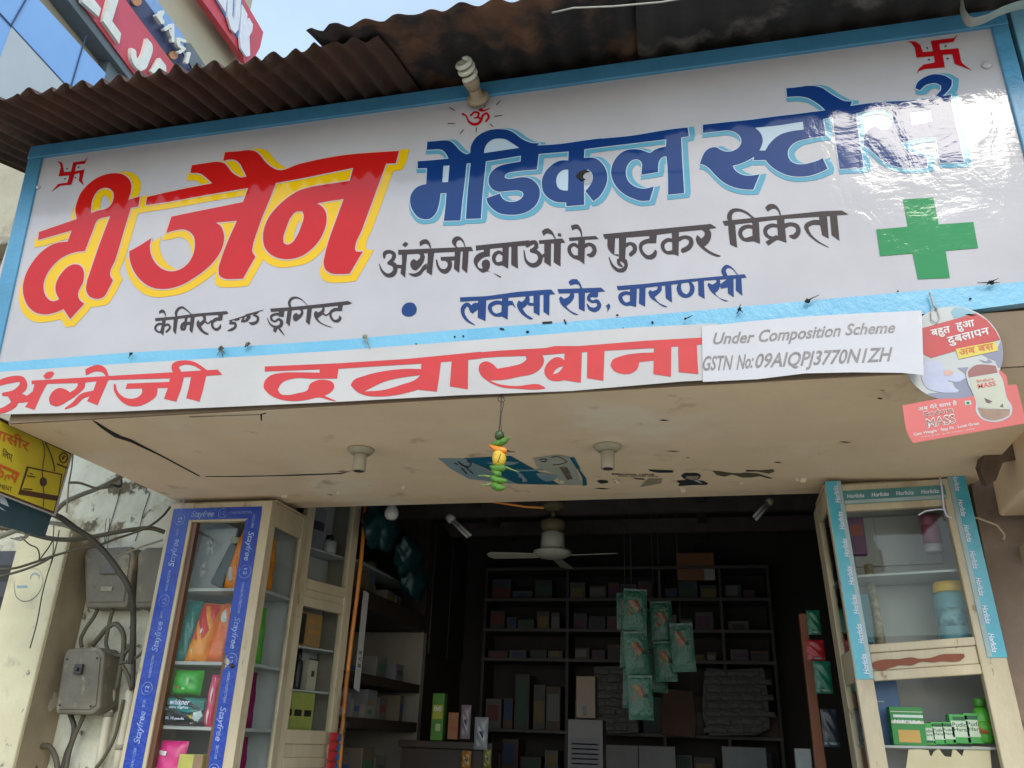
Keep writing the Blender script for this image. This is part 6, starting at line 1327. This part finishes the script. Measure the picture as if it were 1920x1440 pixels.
b = MB(); c = AY(933, 916, CY-.004); b.lathe([(.002,-.006),(.006,-.003),(.006,.003)], c, n=10); b.build("charcoal_bit", STEEL, ch)

# ================================================================ HANGING ADVERT CARD
KY = SY-.0135
REG['K'] = (1680, 560, 5.142)
kd = thing("advert_card", "round advert card with a red Hindi band and red lower flap, at right", "card", tuple(AY(1810, 826, KY)))
def kp(txt, name, m_, off, thick=0):
    P, H = parse(txt); V, Fc = fill(P, H); f = lambda v: AY(v.x, v.y, KY-off); b = MB()
    if thick: b.prism([f(p) for p in P[0]], (0,thick,0))
    else: b.flatmesh = True; b.add([f(v) for v in V], Fc)
    return b.build(name, m_, kd)
circ = " ".join("%.0f,%.0f" % (545+487*math.cos(a*math.pi/24), 530+455*math.sin(a*math.pi/24)) for a in range(48))
CWH = mat("card_white", (.44,.43,.40), (.40,.39,.38), scale=9, rough=.35); CRED = mat("card_red", (.44,.022,.02), (.38,.018,.017), scale=6, rough=.35); CPK = mat("card_coral_red", (.56,.10,.085), (.50,.085,.07), scale=5, rough=.35); CGB = mat("card_grey_violet", (.20,.20,.27), rough=.4); CSK = mat("card_sky", (.20,.36,.42), rough=.4)
kp("P @K "+circ, "disc", CWH, 0, .0015)
kp("P @K 530,130 560,85 640,90 720,120 770,140 560,190", "sky_patch", CSK, .0006)
kp("P @K 250,285 500,215 770,140 880,210 955,300 1005,395 700,465 340,570 265,532", "red_band", CRED, .0012)
kp("P @K 1010,400 1028,480 1030,560 1015,660 985,660 960,600 870,560 830,540 980,480\nP 545,800 700,740 720,860 760,950 660,975 520,980 380,955 300,915 420,905 590,905 610,880 570,850\nP 795,585 870,605 890,590 880,570 930,610 870,630", "grey_violet_field", CGB, .0008)
kp("P @K 590,668 700,660 690,745 640,700", "grey_violet_mark", CGB, .0010)
kp("C @K 270,600 420,610 500,700 620,720 680,760 600,800 500,790 540,840 610,880 590,905 420,900 300,860 250,780", "pale_hand_shape", mat("card_pale_violet", (.42,.42,.52), (.36,.37,.48), scale=30, rough=.4), .0014)
kp("C @K 455,700 520,690 555,705 540,730 470,740", "pink_patch", mat("card_pink", (.55,.30,.24), rough=.4), .0019)
kp("P @K 575,485 955,412 988,500 605,582", "yellow_label", mat("card_yellow", (.62,.46,.05), rough=.4), .0018)
kp("C @K 60,1030 400,968 745,935 1000,690 1060,740 1080,832 1165,828 1255,1200 165,1392 130,1340", "lower_flap", CPK, .0024, .0015)
kp("C @K 680,700 740,640 900,625 972,638 990,705 1028,780 1048,860 1068,950 1120,1050 1110,1120 1040,1170 900,1185 820,1155 770,1085 770,1000 735,900 690,800", "bottle_outline", CWH, .0030)
kp("C @K 695,705 745,652 900,638 962,648 980,712 700,760", "bottle_cap", mat("card_brown_red", (.26,.085,.07), rough=.4), .0034)
kp("C @K 715,765 970,722 1020,800 1035,900 1075,1000 1060,1070 900,1055 800,1045 775,960 745,890", "bottle_label", mat("card_cream", (.46,.44,.33), rough=.4), .0034)
kp("C @K 785,1050 900,1062 1100,1065 1095,1120 1030,1155 900,1170 830,1140", "bottle_foot", mat("card_brown", (.23,.14,.09), (.30,.18,.11), scale=25, rough=.4), .0034)
kp("P @K 850,955 930,990 900,1010 870,1000\nP 1000,1040 1030,1010 1035,1050", "bottle_print", mat("card_dark_brown", (.12,.07,.05), rough=.5), .0038)
kp("P @K 660,985 720,980 728,1022 668,1028", "white_square", CWH, .0030); kp("C @K 680,995 705,992 712,1012 690,1018 676,1008", "green_dot", V_GRN, .0034)
def kw(items, name, m_, off, parent=kd):
    b = MB(); X0, Y0, S = REG['K']
    for s_, u0, v0, u1, v1, cap, bold in items:
        f = lambda u, v: AY(X0+u/S, Y0+v/S, KY-off); d = Vector((u1-u0, v1-v0)).normalized(); write(b, s_, f(u0,v0), f(u1,v1), f(u0+d.y*cap, v0-d.x*cap)-f(u0,v0), bold)
    return b.build(name, m_, parent)
KWH = mat("card_white_print", (.62,.60,.56), rough=.4); KOR = mat("card_orange_print", (.52,.13,.02), rough=.4)
kw([("बहुत",345,362,528,322,66,.02),("हुआ",585,300,762,262,68,.02),("दुबलापन",505,436,905,338,70,.02)], "white_headline", KWH, .0020)
kw([("अब बस",615,548,948,482,62,.02)], "orange_words", KOR, .0024)
kw([("अब मेरे साथ है",215,1082,590,1022,34,.01),("Gain Weight · Stay Fit · Look Great",172,1322,805,1212,26,.015),("with milk and water daily",240,1340,760,1258,10,0),("Endura",272,1140,558,1088,52,.03),("MASS",300,1246,580,1192,84,.04)], "white_words", KWH, .0032)
kw([("Endura",276,1138,554,1087,48,.0),("MASS",304,1243,576,1191,78,.0),], "coral_words", mat("card_brown_word", (.36,.10,.07), rough=.4), .0040)
kw([("Endura",782,808,945,782,26,.01),("MASS",792,866,965,836,44,.02)], "red_words", CPK, .0042)
b = MB(); b.tube([AY(u,v,SY-.018) for u,v in [(1743,548),(1748,562),(1750,572),(1756,580)]], .003, 6); b.tube([AY(u,v,SY-.018) for u,v in [(1752,572),(1745,585),(1746,600),(1756,606),(1762,596),(1757,580)]], .0014, 5, True); b.build("wire_hook", METAL, kd, smooth=True)

# ================================================================ YELLOW AND TEAL BOARDS at the left, side on to the street
BX = -2.45
REG['Y'] = (0, 770, 6.545)
yb = thing("yellow_board", "yellow advert board with red Hindi words and a medicine box, under the soffit's left end", "sign", tuple(AX(60, 960, BX)))
def yp(txt, name, m_, off, thick=0):
    P, H = parse(txt); V, Fc = fill(P, H); f = lambda v: AX(v.x, v.y, BX+off); b = MB()
    if thick: b.prism([f(p) for p in P[0]], (-thick,0,0))
    else: b.flatmesh = True; b.add([f(v) for v in V], Fc)
    return b.build(name, m_, yb)
YEL = mat("yellow_board_print", (.52,.40,.025), (.46,.35,.02), scale=5, rough=.4); YBR = mat("board_dark_brown", (.07,.03,.015), rough=.5); YRD = mat("board_red_print", (.52,.09,.015), rough=.45)
yp("P @Y -700,-255 0,78 900,500 680,1295 0,1030 -700,750", "board_edge", mat("pale_board_edge", (.40,.38,.33), rough=.5), 0, .006)
yp("P @Y -690,-225 0,92 875,505 660,1265 0,1010 -690,735", "dark_border", YBR, .0012); yp("P @Y -680,-180 0,125 862,535 655,1235 0,985 -680,715", "yellow_face", YEL, .0022)
yp("P @Y 330,680 768,778 705,1108 222,1026", "box_border", YBR, .0032); yp("P @Y 352,706 748,790 712,1045 262,968", "box_picture", YEL, .0042)
yp("C @Y 535,815 572,840 575,900 545,930 500,920 488,870 505,825", "box_badge", YBR, .0052); yp("S @Y 780,515,14 735,560,14 745,620,14 785,640,14 825,600,14 820,540,14 785,515,14\nS 770,590,22 790,560,22\nS 705,655,18 822,700,18\nS 335,800,16 430,815,16\nS 370,770,14 400,780,14\nS 290,958,16 390,968,16", "brown_print", YBR, .0052)
def yw(items, name, m_, off=.0040):
    b = MB(); X0, Y0, S = REG['Y']
    for s_, u0, v0, u1, v1, ux, uy, bold in items:
        f = lambda u, v: AX(X0+u/S, Y0+v/S, BX+off); write(b, s_, f(u0,v0), f(u1,v1), f(u0+ux,v0+uy)-f(u0,v0), bold)
    return b.build(name, m_, yb)
yw([("बवासीर",-230,262,352,500,18,-118,.015)], "red_words", YRD); yw([("िलए",25,556,150,614,8,-78,.004),("TREATMENT",-190,905,142,990,10,-55,.0)], "black_words", YBR)
yp("P @Y -200,560 245,762 236,792 -200,592\nS 5,690,22 -5,770,22 -20,810,22\nS 0,735,20 30,745,20 38,785,20 10,815,18\nS 62,850,14 72,800,18 100,790,18 108,830,16 122,800,16 160,795,16\nS 165,765,20 152,815,22 185,835,20 200,800,18\nP 205,755 238,770 188,890 166,868", "red_letters", YRD, .0040)
b = MB(); b.tube([AX(u/6.545, 770+v/6.545, BX+.008) for u, v in [(520,385),(548,450),(550,540),(530,640),(520,760),(525,900),(540,1020),(532,1180)]], .0016, 5)
tag(b.build("wire", HK, smooth=True), "thin dark wire trailing down the yellow board's face, beside the box picture", "wire", "wires on the yellow board")
b = MB(); b.tube([AX(u/6.545, 770+v/6.545, BX+.008) for u, v in [(560,395),(600,480),(640,580),(665,680),(670,745)]], .0022, 5)
tag(b.build("wire", HK, smooth=True), "short wire slanting from the yellow board's top to the box picture", "wire", "wires on the yellow board")
tb = thing("teal_board", "dark teal board with a white emblem below the yellow board", "sign", tuple(AX(40, 985, BX-.03)))
b = MB(); b.prism([AX(u,v,BX-.03) for u,v in [(-60,890),(0,921),(98,964),(84,1008),(0,985),(-60,960)]], (-.006,0,0)); b.build("face", mat("dark_teal_board", (.035,.075,.085), (.03,.06,.07), rough=.5), tb)
b = MB(); b.flatmesh = True; P_, H_ = parse("C @Y 0,1040 50,1060 110,1180 60,1160 0,1130\nP 0,1180 80,1240 0,1200"); V, Fc = fill(P_, H_); b.add([AX(v.x, v.y, BX-.028) for v in V], Fc); b.build("white_emblem", PALE, tb)

# ================================================================ string knots, nails and holes along the lower band
KN = mat("frayed_string", (.09,.075,.05), (.16,.14,.11), scale=90, rough=.9); GK = "string knots along the blue lower band"
rd = random.Random(21)
def knot(label, u, v, r, strands, m_=KN):
    c = AY(u, v, SY-.016); b = MB(); pts = []
    for k in range(26): pts.append(c+Vector((rd.uniform(-1,1)*r, -abs(rd.uniform(0,1))*r*.6, rd.uniform(-1,1)*r)))
    b.tube(crom(pts, closed=False, n=3, corner=170), .0020, 5)
    for (du, dv) in strands: b.tube([c, AY(u+du*.5+rd.uniform(-2,2), v+dv*.5, SY-.022), AY(u+du, v+dv, SY-.014)], [.0022,.0016,.0008], 5)
    tag(b.build("string_knot", m_, smooth=True), label, "string knot", GK)
knot("small dark knot above the blue band near the left end", 246, 664, .006, [(-5,8)], CRK); knot("large frayed knot hanging over the blue band below the black lettering", 415, 655, .010, [(-8,12),(3,14),(6,8)]); knot("frayed knot just right of the largest one", 465, 646, .009, [(-6,6)])
knot("grey knot with a long tail left of the blue dot", 684, 632, .008, [(8,18),(10,22),(6,12)], CGRY); knot("black knot with a wire tail right of the address line", 1514, 565, .007, [(12,-8),(22,-12)], CRK); knot("black knot with spread wire ends right of the green cross", 1858, 530, .007, [(-26,0),(16,0),(14,-8),(-8,4)], CRK)
knot("small black knot at the end of the address line", 1386, 580, .006, [(-5,8),(7,6),(3,-10)], CRK); knot("short black wire twist on the blue band below the address", 1285, 598, .003, [(14,-7)], CRK)
HO = "S @x 852,631,3 853,631.5,3\nS 868,630,3 869,630,3\nS 780,645,3 780.5,645,3\nS 988,622,4 990,622,4\nS 938,616,3 944,617,3\nS 1018,605,3.5 1034,604,3.5\nS 1058,600,3 1061,606,3\nS 1157,591,4 1158,591,4\nS 1223,604,4 1224,605,4\nS 1168,615,2 1169,615,2\nS 1819,560,4 1820,560,4\nS 1683,546,3 1684,546,3"
line(HO, "nail_holes", CRK, .0070)
P_ = [(1080,330),(1085,322),(1098,318),(1106,321),(1098,323),(1090,332),(1098,336),(1089,338)]
b = MB(); b.prism([AY(u,v,SY-.006) for u,v in P_], (0,.002,0)); b.build("tear_flap", CRK, sign); line("C @x 1093,325 1105,321 1111,330 1110,342 1098,348 1094,335", "tear_hole", mat("torn_flex_back", (.30,.30,.31), rough=.5), .0036)
for u, v, r in ((1850,123,8),(72,352,5)):
    c = AY(u, v, SY-.0005); b = MB(); b.lathe([(r/F_PX*2.9,0),(r/F_PX*2.9,.004),(r/F_PX*2.0,.007)], c, (0,-1,0), 18); b.build("mounting_stud", WHITE, sign, smooth=True)
